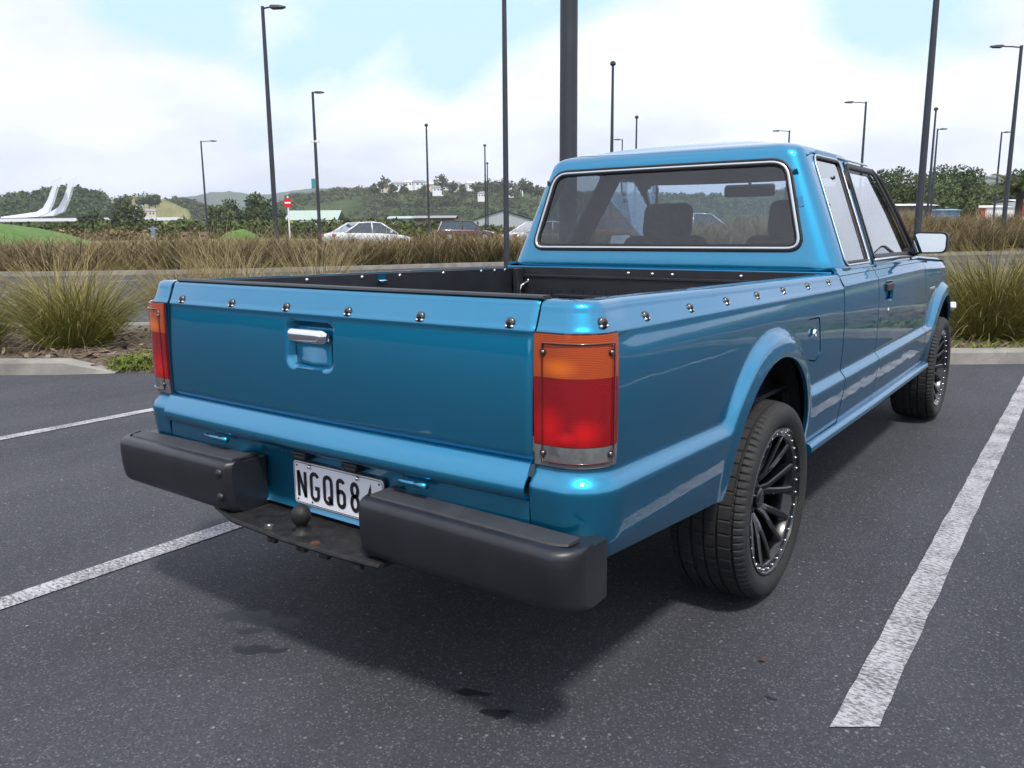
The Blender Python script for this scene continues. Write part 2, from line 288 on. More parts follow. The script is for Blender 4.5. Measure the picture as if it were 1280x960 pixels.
class MB:
    def __init__(s): s.V = []; s.F = []
    def add(s, V, F):
        b = len(s.V); s.V += [tuple(v) for v in V]; s.F += [tuple(i + b for i in f) for f in F]; return s
    def box(s, c, d, M_=None):
        V = [Vector((sx * d[0] / 2, sy * d[1] / 2, sz * d[2] / 2)) for sx in (-1, 1) for sy in (-1, 1) for sz in (-1, 1)]
        if M_ is not None: V = [M_ @ v for v in V]
        V = [v + Vector(c) for v in V]
        return s.add(V, [(0, 1, 3, 2), (4, 6, 7, 5), (0, 4, 5, 1), (2, 3, 7, 6), (0, 2, 6, 4), (1, 5, 7, 3)])
    def tube(s, pts, r, n=8, closed=False, cap=True, flat=None):
        pts = [Vector(p) for p in pts]; k = len(pts); rr = r if isinstance(r, (list, tuple)) else [r] * k
        b = len(s.V); ref = None
        for i, p in enumerate(pts):
            a = pts[(i - 1) % k] if (closed or i > 0) else p; c = pts[(i + 1) % k] if (closed or i < k - 1) else p
            t = (c - a).normalized()
            if ref is None: ref = Vector((0, 0, 1)) if abs(t.z) < .9 else Vector((1, 0, 0))
            u = (ref - t * ref.dot(t)).normalized(); v = t.cross(u); ref = u
            for j in range(n):
                an = 2 * PI * j / n; s.V.append(tuple(p + (u * math.cos(an) + v * math.sin(an)) * rr[i]))
        for i in range(k if closed else k - 1):
            i2 = (i + 1) % k
            for j in range(n): s.F.append((b + i * n + j, b + i * n + (j + 1) % n, b + i2 * n + (j + 1) % n, b + i2 * n + j))
        if cap and not closed: s.F.append(tuple(b + j for j in range(n))[::-1]); s.F.append(tuple(b + (k - 1) * n + j for j in range(n)))
        return s
    def lathe(s, prof, n=32, axis='X', c=(0, 0, 0), dent=None):
        """prof: list of (axial, radius)"""
        b = len(s.V)
        for i, (a, r) in enumerate(prof):
            for j in range(n):
                th = 2 * PI * j / n; q = r - (dent(i, j) if dent else 0)
                p = {'X': (a, q * math.cos(th), q * math.sin(th)), 'Y': (q * math.cos(th), a, q * math.sin(th)), 'Z': (q * math.cos(th), q * math.sin(th), a)}[axis]
                s.V.append((p[0] + c[0], p[1] + c[1], p[2] + c[2]))
        for i in range(len(prof) - 1):
            for j in range(n): s.F.append((b + i * n + j, b + i * n + (j + 1) % n, b + (i + 1) * n + (j + 1) % n, b + (i + 1) * n + j))
        return s
    def build(s, name, m, parent=None, smooth=False, loc=None, ang=None, bev=0):
        o = mesh_obj(name, s.V, s.F, m, parent, smooth or ang is not None, loc)
        if ang is not None or bev: solid(o, 0, ang=ang or 35, bev=bev)
        return o
def grid(fn, U, Vv, keep=None):
    U = np.asarray(U); Vv = np.asarray(Vv); uu, vv = np.meshgrid(U, Vv, indexing='ij')
    P = fn(uu.ravel(), vv.ravel()); nu, nv = len(U), len(Vv)
    F = [(i * nv + j, (i + 1) * nv + j, (i + 1) * nv + j + 1, i * nv + j + 1) for i in range(nu - 1) for j in range(nv - 1)]
    return P, F
def sstep(x): x = np.clip(x, 0, 1); return x * x * (3 - 2 * x)
def poly_sdf(poly):
    poly = np.array(poly, float)
    def f(p):
        a = poly; b = np.roll(poly, -1, 0); d = np.full(len(p), 1e9); ins = np.zeros(len(p), bool); near = np.zeros_like(p)
        for A, B in zip(a, b):
            e = B - A; w_ = p - A; t = np.clip((w_ @ e) / (e @ e), 0, 1); q = A + t[:, None] * e; dd = np.hypot(*(p - q).T)
            m_ = dd < d; d[m_] = dd[m_]; near[m_] = q[m_]
            c = ((A[1] > p[:, 1]) != (B[1] > p[:, 1]))
            xs = (B[0] - A[0]) * (p[:, 1] - A[1]) / (B[1] - A[1] + 1e-12) + A[0]
            ins ^= c & (p[:, 0] < xs)
        return np.where(ins, -d, d), near
    return f
def circ_arch(yc, zc, r):
    def f(p):
        q = np.stack([p[:, 0] - yc, np.maximum(p[:, 1] - zc, 0)], 1); l = np.hypot(*q.T) + 1e-9; d = l - r
        near = p - (q / l[:, None]) * d[:, None]; return d, near
    return f
def round_poly(pts, rad, n=7):
    out = []; k = len(pts)
    rad = rad if isinstance(rad, (list, tuple)) else [rad] * k
    for i in range(k):
        P = Vector(pts[i]); A = Vector(pts[i - 1]); B = Vector(pts[(i + 1) % k]); r = rad[i]
        a = (A - P).normalized(); b = (B - P).normalized(); an = a.angle(b); tl = min(r / math.tan(an / 2), (A - P).length * .48, (B - P).length * .48)
        p0 = P + a * tl; p1 = P + b * tl
        for j in range(n):
            t = j / (n - 1); out.append(tuple(p0 * (1 - t) ** 2 + P * 2 * t * (1 - t) + p1 * t * t))
    return out
def cut(P, F, sdf, ax, cell, side=None, inside=True):
    """remove the part of a grid inside (or outside) an outline, with a clean edge: vertices near it slide onto it"""
    P = np.array(P, float); p2 = P[:, ax]; d, near = sdf(p2)
    if not inside: d = -d
    ok = np.ones(len(P), bool) if side is None else side(P)
    d = np.where(ok, d, 1.0)
    # vertex normals
    nrm = np.zeros_like(P); Fa = np.array([f[:4] if len(f) >= 4 else (*f, f[-1]) for f in F])
    fn = np.cross(P[Fa[:, 2]] - P[Fa[:, 0]], P[Fa[:, 3]] - P[Fa[:, 1]])
    for k in range(4): np.add.at(nrm, Fa[:, k], fn)
    nrm /= np.linalg.norm(nrm, axis=1, keepdims=True) + 1e-12
    sn = ok & (np.abs(d) < cell * .56); o = ({0, 1, 2} - set(ax)).pop()
    dl = near[sn] - p2[sn]
    no = nrm[sn, o]; no = np.where(np.abs(no) < .2, .2, no)
    comp = -(dl[:, 0] * nrm[sn, ax[0]] + dl[:, 1] * nrm[sn, ax[1]]) / no
    P[sn, ax[0]] += dl[:, 0]; P[sn, ax[1]] += dl[:, 1]; P[sn, o] += np.clip(comp, -.03, .03)
    s = np.sign(d); s[sn] = 0; out = []
    for f in F:
        q = [s[i] for i in f]
        if min(q) >= 0 and max(q) > 0: out.append(f); continue
        if min(q) < 0 < max(q) and len(f) == 4:
            if q[0] == 0 and q[2] == 0: tr = [(f[0], f[1], f[2]), (f[0], f[2], f[3])]
            elif q[1] == 0 and q[3] == 0: tr = [(f[1], f[2], f[3]), (f[1], f[3], f[0])]
            else: tr = [(f[0], f[1], f[2]), (f[0], f[2], f[3])]
            for t_ in tr:
                z = [s[i] for i in t_]
                if sum(z) > 0: out.append(t_)
        elif max(q) == 0:
            c = np.mean([p2[i] for i in f], 0); dd, _ = sdf(c[None]); dd = dd[0] if inside else -dd[0]
            if dd > 0: out.append(f)
    used = sorted({i for f in out for i in f}); mp_ = {a: b for b, a in enumerate(used)}
    return P[used], [tuple(mp_[i] for i in f) for f in out]
def mirror(P, F): P = np.array(P, float); P[:, 0] *= -1; return P, [tuple(f[::-1]) for f in F]
def dup(o, parent=None):
    c = o.copy(); COL.objects.link(c); c.parent = parent
    for ch in o.children: dup(ch, c)
    return c
FW = Vector((-math.sin(R(YAW)), math.cos(R(YAW)), 0)); RT = Vector((math.cos(R(YAW)), math.sin(R(YAW)), 0)); C0 = Vector((CAMP[0], CAMP[1], 0))
def far_at(u, v, D):
    m3 = cam.matrix_world.to_3x3(); r = m3 @ Vector(((u - 640) / 1017.1, (480 - v) / 1017.1, -1)); k = D / r.dot(FW)
    return (r.dot(RT) * k, CAMP[2] + r.z * k)
def W(s, d, z=0): return C0 + RT * s + FW * d + Vector((0, 0, z))     # place by metres to the side and away from the kerb-facing viewpoint

# ================================================================== GROUND
def sheet(name, pts, z, m, label=None, cat=None, kind='structure', thick=0):
    V = [(p[0], p[1], z) for p in pts]; o = mesh_obj(name, V, [tuple(range(len(pts)))], m, smooth=False)
    if label: o['label'] = label
    if kind: o['kind'] = kind
    return o
M['land'] = mat('far_grassland', (.045, .07, .02), .95, col2=(.10, .10, .04), vscale=.05)
sheet('ground', [(-9000, -9000), (9000, -9000), (9000, 9000), (-9000, 9000)], -.03, M['land'])
def ws(s, d): p = W(s, d); return (p.x, p.y)
sheet('car_park', [ws(-60, -60), ws(60, -60), ws(60, 90), ws(-60, 60)], -.004, M['asphalt'])
# painted bay lines
def line(x0, y0, x1, y1, w_, end36=True):
    a = Vector((x0, y0)); b = Vector((x1, y1)); n = 90; V = []; F = []
    dr = (b - a).normalized(); nr = Vector((dr.y, -dr.x)); sk = math.tan(R(YAW))
    for i in range(n + 1):
        t = i / n; p = a.lerp(b, t)
        for sg in (0, 1):
            e_ = (RNG.random() - .5) * .004 + .0008 * math.sin(t * 37 + sg * 2) + .0006 * math.sin(t * 83 + sg)
            off = dr * (sk * w_ * sg * (1 if end36 else 0))
            q = p + nr * (w_ * sg + e_) + off; V.append((q.x, q.y, 0.0))
    F = [(2 * i, 2 * i + 1, 2 * i + 3, 2 * i + 2) for i in range(n)]
    return V, F
mk = MB()
for args in [(1.172, .462, 1.135, 6.15, .092), (-1.165, -1.8, -1.165, 4.5, .095), (-3.47, -.3, -3.47, 2.9, .09), (-5.85, -1.8, -5.85, 1.2, .09), (3.5, 1.0, 3.5, 7.8, .09)]:
    mk.add(*line(*args))
o = mk.build('parking_line', M['line'], smooth=False); o['kind'] = 'structure'
# far car park markings seen through the plants
mk = MB()
def wline(s0, d0, s1, d1, w_=.10):
    a = W(s0, d0); b = W(s1, d1); dr = (b - a).normalized(); nr = Vector((dr.y, -dr.x, 0)) * w_
    mk.add([(a.x, a.y, .001), (b.x, b.y, .001), ((b + nr).x, (b + nr).y, .001), ((a + nr).x, (a + nr).y, .001)], [(0, 1, 2, 3)])
for k in range(9):
    s0 = -12 + k * 2.9; wline(s0, 10.6, s0 - 2.6, 14.2)
wline(-14, 17.2, -9.5, 16.8)
wline(11.5, 27, 20, 30.5, .14); wline(10, 21.2, 16, 23.4, .14); wline(-11, 19, -9.6, 20.8, .16)
o = mk.build('lane_marking', M['line']); o['kind'] = 'structure'
# planting strip behind the kerb
# bumpy mulch surface
P, F = grid(lambda u, v: np.stack([C0.x + RT.x * u + FW.x * v, C0.y + RT.y * u + FW.y * v, .07 + .03 * np.sin(u * 3.1 + v) * np.cos(v * 4.3) + RNG.random(u.shape) * .02 - .07 * (v > 9.4) - .085 * np.clip((7.15 - v) / .4, 0, 1) * ((u > -3.5) & (u < -1.6))], 1), np.linspace(-15, 15, 320), np.linspace(6.74, 9.55, 32))
P[:, 2] = np.where((np.abs(((P[:, 0] - C0.x) * FW.x + (P[:, 1] - C0.y) * FW.y)) < 6.90) & ~((((P[:, 0] - C0.x) * RT.x + (P[:, 1] - C0.y) * RT.y) > -3.6) & (((P[:, 0] - C0.x) * RT.x + (P[:, 1] - C0.y) * RT.y) < -1.5)), -.05, P[:, 2])
o = mesh_obj('mulch', P, F, M['bark'], smooth=False); o['kind'] = 'structure'
# kerbs
def kerb(s0, s1, d, tl=0, tr=0, h=.115, wd=.15):
    V = []; F = []; n = max(2, int((s1 - s0) / .1)); prof = [(0, -.02), (.012, h * .8), (.03, h), (wd, h), (wd, -.02)]
    for i in range(n + 1):
        s_ = s0 + (s1 - s0) * i / n; k = 1
        if tl and s_ < s0 + tl: k = (s_ - s0) / tl
        if tr and s_ > s1 - tr: k = (s1 - s_) / tr
        for (q, z) in prof:
            p = W(s_, d + q + (1 - k) * .05); V.append((p.x, p.y, z * max(k, .05) + (RNG.random() - .5) * .003))
    m_ = len(prof)
    for i in range(n):
        for j in range(m_ - 1): F.append((i * m_ + j, (i + 1) * m_ + j, (i + 1) * m_ + j + 1, i * m_ + j + 1))
    F.append(tuple(range(m_))); F.append(tuple(n * m_ + j for j in range(m_))[::-1])
    return V, F
o = mesh_obj('kerb', *kerb(-5.6, -3.32, 6.66, .0, .42), M['concrete'], smooth=False); o['kind'] = 'structure'
o = mesh_obj('kerb', *kerb(-2.0, 14, 6.80, .3, 0), M['concrete'], smooth=False); o['kind'] = 'structure'
o = mesh_obj('kerb', *kerb(-16, -5.62, 6.66, .0, .0), M['concrete'], smooth=False); o['kind'] = 'structure'
o = mesh_obj('kerb', *kerb(-16, 16, 9.62, .0, .0, .10), M['concrete'], smooth=False); o['kind'] = 'structure'

# ================================================================== TRUCK
T = empty('pickup_truck', (0, 0, 0))
tag(T, 'teal blue metallic extended cab pickup truck parked in the middle of the bay', 'pickup truck')
YA, YB = 1.03, 4.03           # axles
AR = [(YA + .02, .415, .345), (YB + .01, .40, .345)]
X0 = .805
def off(y, z, bed=True):
    zl = .632 - .028 * np.clip(y, 0, 1.5) + .004 * np.clip(y - 2, 0, 2)
    Lf = sstep((zl + .018 - z) / .036)
    A = np.zeros_like(z); lip = np.zeros_like(z)
    for (yc, zc, r) in AR:
        d = np.hypot(y - yc, np.maximum(z - zc, 0)) - r
        A = np.maximum(A, sstep((.080 - d) / .032)); lip = np.maximum(lip, sstep((.05 - d) / .05))
    fl = .025 * np.maximum(Lf, A) + .006 * lip
    zc_ = (.938 - .010 * y) if bed else .928
    cre = -.25 * np.maximum(z - zc_, 0) + .0028 * np.exp(-((z - zc_ + .004) / .006) ** 2)
    return -.28 * (z - .74) ** 2 - 1.1 * np.maximum(z - .865, 0) ** 2 * np.clip((y - .06) / .12, 0, 1) + fl + cre
SL = [0, .055, .055 + .128]     # plan: straight rear, arc, side
RC = .0815
def plan(u):
    """u: length along the outline seen from above, from the tailgate gap round the corner and forward"""
    x = np.where(u < SL[1], .664 + u, 0.); y = np.zeros_like(u); nx = np.zeros_like(u); ny = -np.ones_like(u)
    m_ = (u >= SL[1]) & (u < SL[2]); a = (u - SL[1]) / (SL[2] - SL[1]) * PI / 2
    cx = .664 + SL[1]; rx = X0 - cx; ry = RC + .01
    x = np.where(m_, cx + rx * np.sin(a), x); y = np.where(m_, ry * (1 - np.cos(a)), y)
    nx = np.where(m_, np.sin(a), nx); ny = np.where(m_, -np.cos(a), ny)
    m2 = u >= SL[2]; x = np.where(m2, X0, x); y = np.where(m2, ry + u - SL[2], y); nx = np.where(m2, 1., nx); ny = np.where(m2, 0., ny)
    # front wing tapers in towards the nose
    k = np.maximum(y - 4.0, 0); x = x - .16 * k ** 2 - .35 * np.maximum(y - 4.45, 0) ** 2
    return x, y, nx, ny
def u_of_y(y): return SL[2] + y - (RC + .01)
ZR = 1.0; RR = .022
def bed_fn(u, v):
    # v up to .972: height; beyond it: over the rail (rounded), across, and down inside
    x, y, nx, ny = plan(u); zt = .975 - .016 * np.clip(y, 0, 2)
    z0 = np.minimum(v, .975) * 1.0; k = np.clip((v - .90) / .075, 0, 1)
    zz = z0 - (.016 * np.clip(y, 0, 2)) * k
    o_ = off(y, zz)
    e = np.maximum(v - .975, 0); a = np.clip(e / (RR * PI / 2), 0, 1) * PI / 2; e2 = np.clip(e - RR * PI / 2, 0, .03); e3 = np.maximum(e - RR * PI / 2 - .03, 0)
    zz = zz + RR * np.sin(a) - e3; o_ = o_ - RR * (1 - np.cos(a)) - e2
    # lower edge sweeps up behind the wheel
    zb = .405 + .06 * np.clip((.75 - y) / .75, 0, 1)
    zz = np.where(v < .5, zb + (v - .40) / .10 * (.5 - zb), zz)
    return np.stack([x + nx * o_, y + ny * o_, zz], 1)
def steps(a, b, d): n = max(2, int(round((b - a) / d)) + 1); return list(np.linspace(a, b, n))
vb = steps(.40, .93, .0115) + steps(.934, .972, .005)[0:] + steps(.975, .975 + RR * PI / 2, .006) + [.975 + RR * PI / 2 + .015, .975 + RR * PI / 2 + .03, .975 + RR * PI / 2 + .07]
ub = steps(0, SL[2], .010)[:-1] + steps(SL[2], u_of_y(1.845), .0125)
P, F = grid(bed_fn, ub, vb)
P, F = cut(P, F, circ_arch(*AR[0]), (1, 2), .012, side=lambda P: (P[:, 1] > .5) & (P[:, 2] < .9))
# fuel flap opening
flap = round_poly([(1.385, .842), (1.53, .838), (1.555, .705), (1.50, .685), (1.41, .700)], .018, 5)
sd_f = poly_sdf(flap)
P, F = cut(P, F, sd_f, (1, 2), .0115, side=lambda P: (P[:, 0] > .7) & (P[:, 2] > .6) & (P[:, 2] < .9))
bed_side = solid(mesh_obj('bed_side_panel', P, F, M['paint'], T), .012, ang=40)
bl = solid(mesh_obj('bed_side_panel', *mirror(P, F), M['paint'], T), .012, ang=40)
# fuel flap itself
flap_in = round_poly([(1.390, .837), (1.526, .833), (1.550, .708), (1.498, .690), (1.415, .704)], .016, 5)
def side_fn(y, z, o2=0., bed=True): return np.stack([plan(u_of_y(y))[0] + off(y, z, bed) + o2, y, z], 1)
P, F = grid(lambda y, z: side_fn(y, z, -.002), steps(1.36, 1.58, .008), steps(.67, .86, .008))
P, F = cut(P, F, poly_sdf(flap_in), (1, 2), .008, inside=False)
fo = solid(mesh_obj('fuel_flap', P, F, M['paint'], T), .01)
P, F = grid(lambda y, z: side_fn(y, z, -.016), steps(1.35, 1.60, .05), steps(.66, .87, .05)); mesh_obj('flap_recess', P, F, M['rubber'], T)
MB().lathe([(0, .001), (.006, .006), (.008, .013), (.004, .016), (0, .017)][::-1], 20, 'X', (plan(np.array([u_of_y(1.455)]))[0][0] + .002, 1.455, .787)).build('fuel_lock', M['chrome'], fo, True)

# --- lower panels of cab, door and front wing (same outline, own gaps)
def low_panel(name, y0, y1, vtop=.985, arch=None, m='paint', z0=.385, gapline=None, top_roll=True):
    def fn(y, v):
        zz = np.minimum(v, .975); o_ = off(y, zz, False)
        e = np.maximum(v - .975, 0); a = np.clip(e / .03, 0, 1) * R(60)
        zz = zz + .02 * np.sin(a); o_ = o_ - .03 * (1 - np.cos(a))
        x = plan(u_of_y(y))[0]
        hz = np.maximum(y - 3.4, 0) * .045 + .03 * np.maximum(y - 4.2, 0) ** 2 * 3   # bonnet line falls forward
        k = np.clip((zz - .80) / .18, 0, 1)
        return np.stack([x + o_, y, zz - hz * k], 1)
    P, F = grid(fn, steps(y0, y1, .0125), steps(z0, .92, .0115) + steps(.926, .975, .007) + ([.985, .995, 1.005] if top_roll else []))
    if arch is not None: P, F = cut(P, F, circ_arch(*AR[arch]), (1, 2), .012, side=lambda P: P[:, 2] < .9)
    return P, F
P, F = low_panel('q', 1.857, 2.405)
cabside = solid(mesh_obj('cab_side_panel', P, F, M['paint'], T), .012, ang=40); solid(mesh_obj('cab_side_panel', *mirror(P, F), M['paint'], T), .012, ang=40)
P, F = low_panel('d', 2.413, 3.495)
P, F = cut(P, F, poly_sdf(round_poly([(2.525, .903), (2.685, .900), (2.685, .822), (2.525, .825)], .012, 5)), (1, 2), .012)
door = solid(mesh_obj('door', P, F, M['paint'], T), .012, ang=40)
P2, F2 = low_panel('d', 2.413, 3.495); door_l = solid(mesh_obj('door', *mirror(P2, F2), M['paint'], T), .012, ang=40)
P, F = low_panel('f', 3.503, 4.66, arch=1)
solid(mesh_obj('front_wing', P, F, M['paint'], T), .012, ang=40); solid(mesh_obj('front_wing', *mirror(P, F), M['paint'], T), .012, ang=40)
# sill and black backing behind the gaps
g = MB()
for sx in (-1, 1):
    g.box((sx * .765, 2.62, .66), (.02, 2.05, .60)); g.box((sx * .745, 1.60, .66), (.02, .44, .58)); g.box((sx * .74, .27, .68), (.02, .34, .40)); g.box((sx * .755, 3.56, .80), (.02, .12, .30))
g.box((0, 1.6, .43), (1.0, 2.9, .10)); g.box((0, 2.7, .42), (1.5, 1.9, .07)); g.box((0, 4.25, .47), (1.0, .7, .2))
g.box((0, .13, .50), (1.40, .14, .16)); g.box((0, .42, .585), (1.3, .8, .05))
g.build('underbody', M['dark'], T)
g = MB()
for sx in (-1, 1):
    P, F = grid(lambda y, z: np.stack([np.full_like(y, sx * .804), y, z - .0], 1), [1.43, 3.60], [.345, .40]); g.add(P, F)
for sx in (-1, 1):
    so_ = MB(); so_.tube([(sx * .800, 1.46, .382), (sx * .802, 2.4, .376), (sx * .802, 3.66, .376)], .022, 10)
    so_.build('sill', M['paint'], T, True, ang=40)
# wheel wells (dark half drums)
for k_, (yc, zc, r) in enumerate(AR):
    for sx in (-1, 1):
        b = MB(); n = 26; prof = []
        for i in range(n + 1):
            a = R(4) + (PI - R(8)) * i / n; prof.append((yc + (r + .03) * math.cos(a), zc + (r + .03) * math.sin(a) if a > 0 and a < PI else zc + (r + .03) * math.sin(a)))
        V = []
        for (y, z) in prof: V += [(sx * .792, y, z), (sx * .45, y, z)]
        F = [(2 * i, 2 * i + 1, 2 * i + 3, 2 * i + 2) for i in range(n)]
        c = len(V); V += [(sx * .45, yc, zc)]; F += [(c, 2 * i + 1, 2 * i + 3) for i in range(n)]
        mesh_obj('wheel_well', V, F, M['dark'], T)

# --- tailgate
def gate_y(z): return .28 * (z - .74) ** 2 + .25 * np.maximum(z - .938, 0) - .0024 * np.exp(-((z - .934) / .006) ** 2) - .002
hrec = round_poly([(-.098, .912), (.068, .912), (.068, .802), (-.098, .802)], .022, 6)
def gate_fn(x, v):
    z = np.minimum(v, .985); e = np.maximum(v - .985, 0); a = np.clip(e / .018, 0, 1) * PI / 2
    y = gate_y(z) + .016 * (1 - np.cos(a)); zz = z + .012 * np.sin(a)
    # bottom edge rolls under; slight crown along the width; soft sag between the folds
    rb = np.clip((.675 - z) / .015, 0, 1); y = y + .010 * rb ** 2
    y = y - .010 * (1 - (x / .66) ** 2) 
    # handle recess
    d, _ = poly_sdf(hrec)(np.stack([x, z], 1)); k = sstep((.004 - d) / .014); low = sstep((.87 - z) / .05)
    y = y + .022 * k
    er = sstep((np.abs(x) - .647) / .010); y = y + .006 * er
    return np.stack([x, y, zz], 1)
P, F = grid(gate_fn, steps(-.657, .657, .0085), steps(.660, .925, .008)[:-1] + steps(.925, .985, .004) + [.989, .994, .999, 1.003])
gate = solid(mesh_obj('tailgate', P, F, M['paint'], T), .02, ang=50)
def gY(x): return -.010 * (1 - (x / .66) ** 2)
# gate cap (liner lip), handle
def lip_profile(name, pts, x0, x1, m, parent, n=30):
    xs = np.linspace(x0, x1, n); V = []; k = len(pts)
    for x in xs:
        for (y, z) in pts: V.append((x, y + gY(x), z))
    F = [(i * k + j, (i + 1) * k + j, (i + 1) * k + (j + 1) % k, i * k + (j + 1) % k) for i in range(n - 1) for j in range(k)]
    F += [tuple(range(k))[::-1], tuple((n - 1) * k + j for j in range(k))]
    return solid(mesh_obj(name, V, F, m, parent), 0, ang=30, bev=.0)
lip_profile('tailgate_cap', [(.038, .996), (.034, .999), (.036, 1.002), (.040, 1.004), (.066, 1.004), (.070, 1.001), (.070, .996)], -.645, .660, M['liner'], gate)
lip_profile('tailgate_liner', [(.058, .70), (.058, .997), (.064, .997), (.064, .70)], -.64, .64, M['liner'], gate)
b = MB()
hx0, hx1 = -.086, .056; n = 24; prof = [(-.003, .898), (-.016, .899), (-.024, .893), (-.026, .882), (-.022, .868), (-.014, .862), (-.004, .864)]
V = []; F = []
for i in range(n):
    t = i / (n - 1); x = hx0 + (hx1 - hx0) * t; ed = min(t, 1 - t) * (n - 1); s_ = min(1, (ed / 2.5)) ** .5 if ed < 2.5 else 1
    for (y, z) in prof: V.append((x, (y + .003) * (.35 + .65 * s_) + gY(0) + .004, .881 + (z - .881) * (.55 + .45 * s_)))
k = len(prof); F = [(i * k + j, (i + 1) * k + j, (i + 1) * k + (j + 1) % k, i * k + (j + 1) % k) for i in range(n - 1) for j in range(k)] + [tuple(range(k))[::-1], tuple((n - 1) * k + j for j in range(k))]
mesh_obj('tailgate_handle', V, F, M['chrome'], gate)
bw = MB(); nn = 10
P, F = grid(lambda x, z: np.stack([x, gY(0) + .016 - .010 * np.clip((.852 - z) / .04, 0, 1) * np.clip(1 - np.abs(x + .015) / .062, 0, 1) ** .4, z], 1), steps(-.082, .052, .004), steps(.808, .862, .004))
mesh_obj('handle_scoop', P, F, M['paint'], gate)

# --- beam under the gate, and the rear lower panel with the plate recess
def beam_pts(x):
    c = -.012 * (1 - (x / .66) ** 2)
    return [(.03, .658), (-.004 + c, .657), (-.008 + c, .654), (-.027 + c, .620), (-.031 + c, .613), (-.031 + c, .602), (-.030 + c, .592), (-.020 + c, .586), (.0, .584)]
V = []; xs = np.linspace(-.660, .660, 60)
for x in xs:
    for (y, z) in beam_pts(x): V.append((x, y, z))
k = 9; F = [(i * k + j, (i + 1) * k + j, (i + 1) * k + j + 1, i * k + j + 1) for i in range(59) for j in range(k - 1)]
solid(mesh_obj('rear_beam', V, F, M['paint'], T), .004, ang=60)
def panel_fn(x, z):
    y = -.012 - .012 * (1 - (x / .7) ** 2) + .022 * sstep((.590 - z) / .012) * 0
    d, _ = poly_sdf(round_poly([(-.30, .60), (.30, .60), (.30, .475), (.26, .40), (-.26, .40), (-.30, .475)], .05, 6))(np.stack([x, z], 1))
    return np.stack([x, y + .040 * sstep((.012 - d) / .035) + .012 * sstep((.43 - z) / .03), z], 1)
P, F = grid(panel_fn, steps(-.66, .66, .012), steps(.405, .592, .008))
rp = solid(mesh_obj('rear_lower_panel', P, F, M['paint'], T), .01, ang=60)
# two small rods and two plate lamps under the beam
for x in (-.395, .345):
    MB().tube([(x - .048, -.040, .572), (x - .01, -.043, .571), (x + .048, -.040, .572)], [.0062, .0062, .0062], 8).tube([(x + .018, -.042, .571), (x + .052, -.041, .571)], .008, 8).build('gate_hinge_pin', M['bright'] if 0 else M['paint'], T, True)
for x in (-.075, .115):
    MB().box((x, .004, .566), (.056, .04, .012)).box((x + .004, .0, .556), (.044, .034, .012)).build('plate_lamp', M['black_plastic'], T, bev=.003)
# --- number plate
def stroke(paths, w_, y, sgn=-1, th=.0012):
    V = []; F = []
    for pts in paths:
        pts = [Vector((p[0], p[1])) for p in pts]; k = len(pts); cl = (pts[0] - pts[-1]).length < 1e-6
        if cl: pts = pts[:-1]; k -= 1
        b = len(V)
        for i, p in enumerate(pts):
            a = pts[(i - 1) % k] if (cl or i > 0) else None; c = pts[(i + 1) % k] if (cl or i < k - 1) else None
            d1 = (p - a).normalized() if a is not None else None; d2 = (c - p).normalized() if c is not None else None
            if d1 is None: n_ = Vector((-d2.y, d2.x)); l = 1
            elif d2 is None: n_ = Vector((-d1.y, d1.x)); l = 1
            else:
                n_ = (Vector((-d1.y, d1.x)) + Vector((-d2.y, d2.x))).normalized(); l = 1 / max(.5, n_.dot(Vector((-d1.y, d1.x))))
            for sg in (-1, 1): q = p + n_ * (w_ / 2 * l * sg); V.append((q.x, y, q.y))
        for i in range(k if cl else k - 1): i2 = (i + 1) % k; F.append((b + 2 * i, b + 2 * i + 1, b + 2 * i2 + 1, b + 2 * i2))
    return V, F
def arc(cx, cy, rx, ry, a0, a1, n=10): return [(cx + rx * math.cos(R(a0 + (a1 - a0) * i / n)), cy + ry * math.sin(R(a0 + (a1 - a0) * i / n))) for i in range(n + 1)]
def glyph(ch, w_, h):
    r = w_ * .5; x1 = w_; o_ = {}
    if ch == 'N': return [[(0, 0), (0, h)], [(0, h), (w_, 0)], [(w_, 0), (w_, h)]]
    if ch == 'G': return [arc(r, h - r, r, r, 20, 180) + arc(r, r, r, r, 180, 360) + [(w_, h * .45), (w_ * .52, h * .45)]]
    if ch == 'Q': return [arc(r, h - r, r, r, 0, 180) + arc(r, r, r, r, 180, 360) + [(w_, h - r)], [(w_ * .55, h * .26), (w_ * 1.08, -h * .03)]]
    if ch == '6': return [arc(r, h - r, r, r, 25, 180) + arc(r, r, r, r, 180, 360) + arc(r, h * .58 - r * .9, r, r * .9, 0, 165)]
    if ch == '8': return [arc(r, h - r * .92, r * .92, r * .92, -90, 270) , arc(r, r * 1.1, r * 1.02, r * 1.1, 90, 450)] if 0 else [arc(r, h * .765, r * .9, h * .235, -90, 270, 20), arc(r, h * .27, r, h * .27, 90, 450, 20)]
    if ch == '4': return [[(w_ * .72, 0), (w_ * .72, h), (0, h * .28), (w_ * 1.08, h * .28)]]
PYc = -.028
pl_pts = round_poly([(-.18, .4335), (.18, .4335), (.18, .5585), (-.18, .5585)], .012, 6)
PX = .045; PS = .932; PZ0 = .481
def plate_face(pts, y, th, m, name, parent):
    k = len(pts); V = [(x, y, z) for x, z in pts] + [(x, y + th, z) for x, z in pts]
    F = [tuple(range(k)), tuple(range(2 * k - 1, k - 1, -1))] + [(i, (i + 1) % k, k + (i + 1) % k, k + i) for i in range(k)]
    return mesh_obj(name, V, F, m, parent, smooth=False)
plate = plate_face(pl_pts, -.034, .003, M['plate'], 'number_plate', T)
plate['label'] = 'white number plate reading NGQ684'
k_pts = round_poly([(-.184, .4295), (.184, .4295), (.184, .5625), (-.184, .5625)], .014, 6)
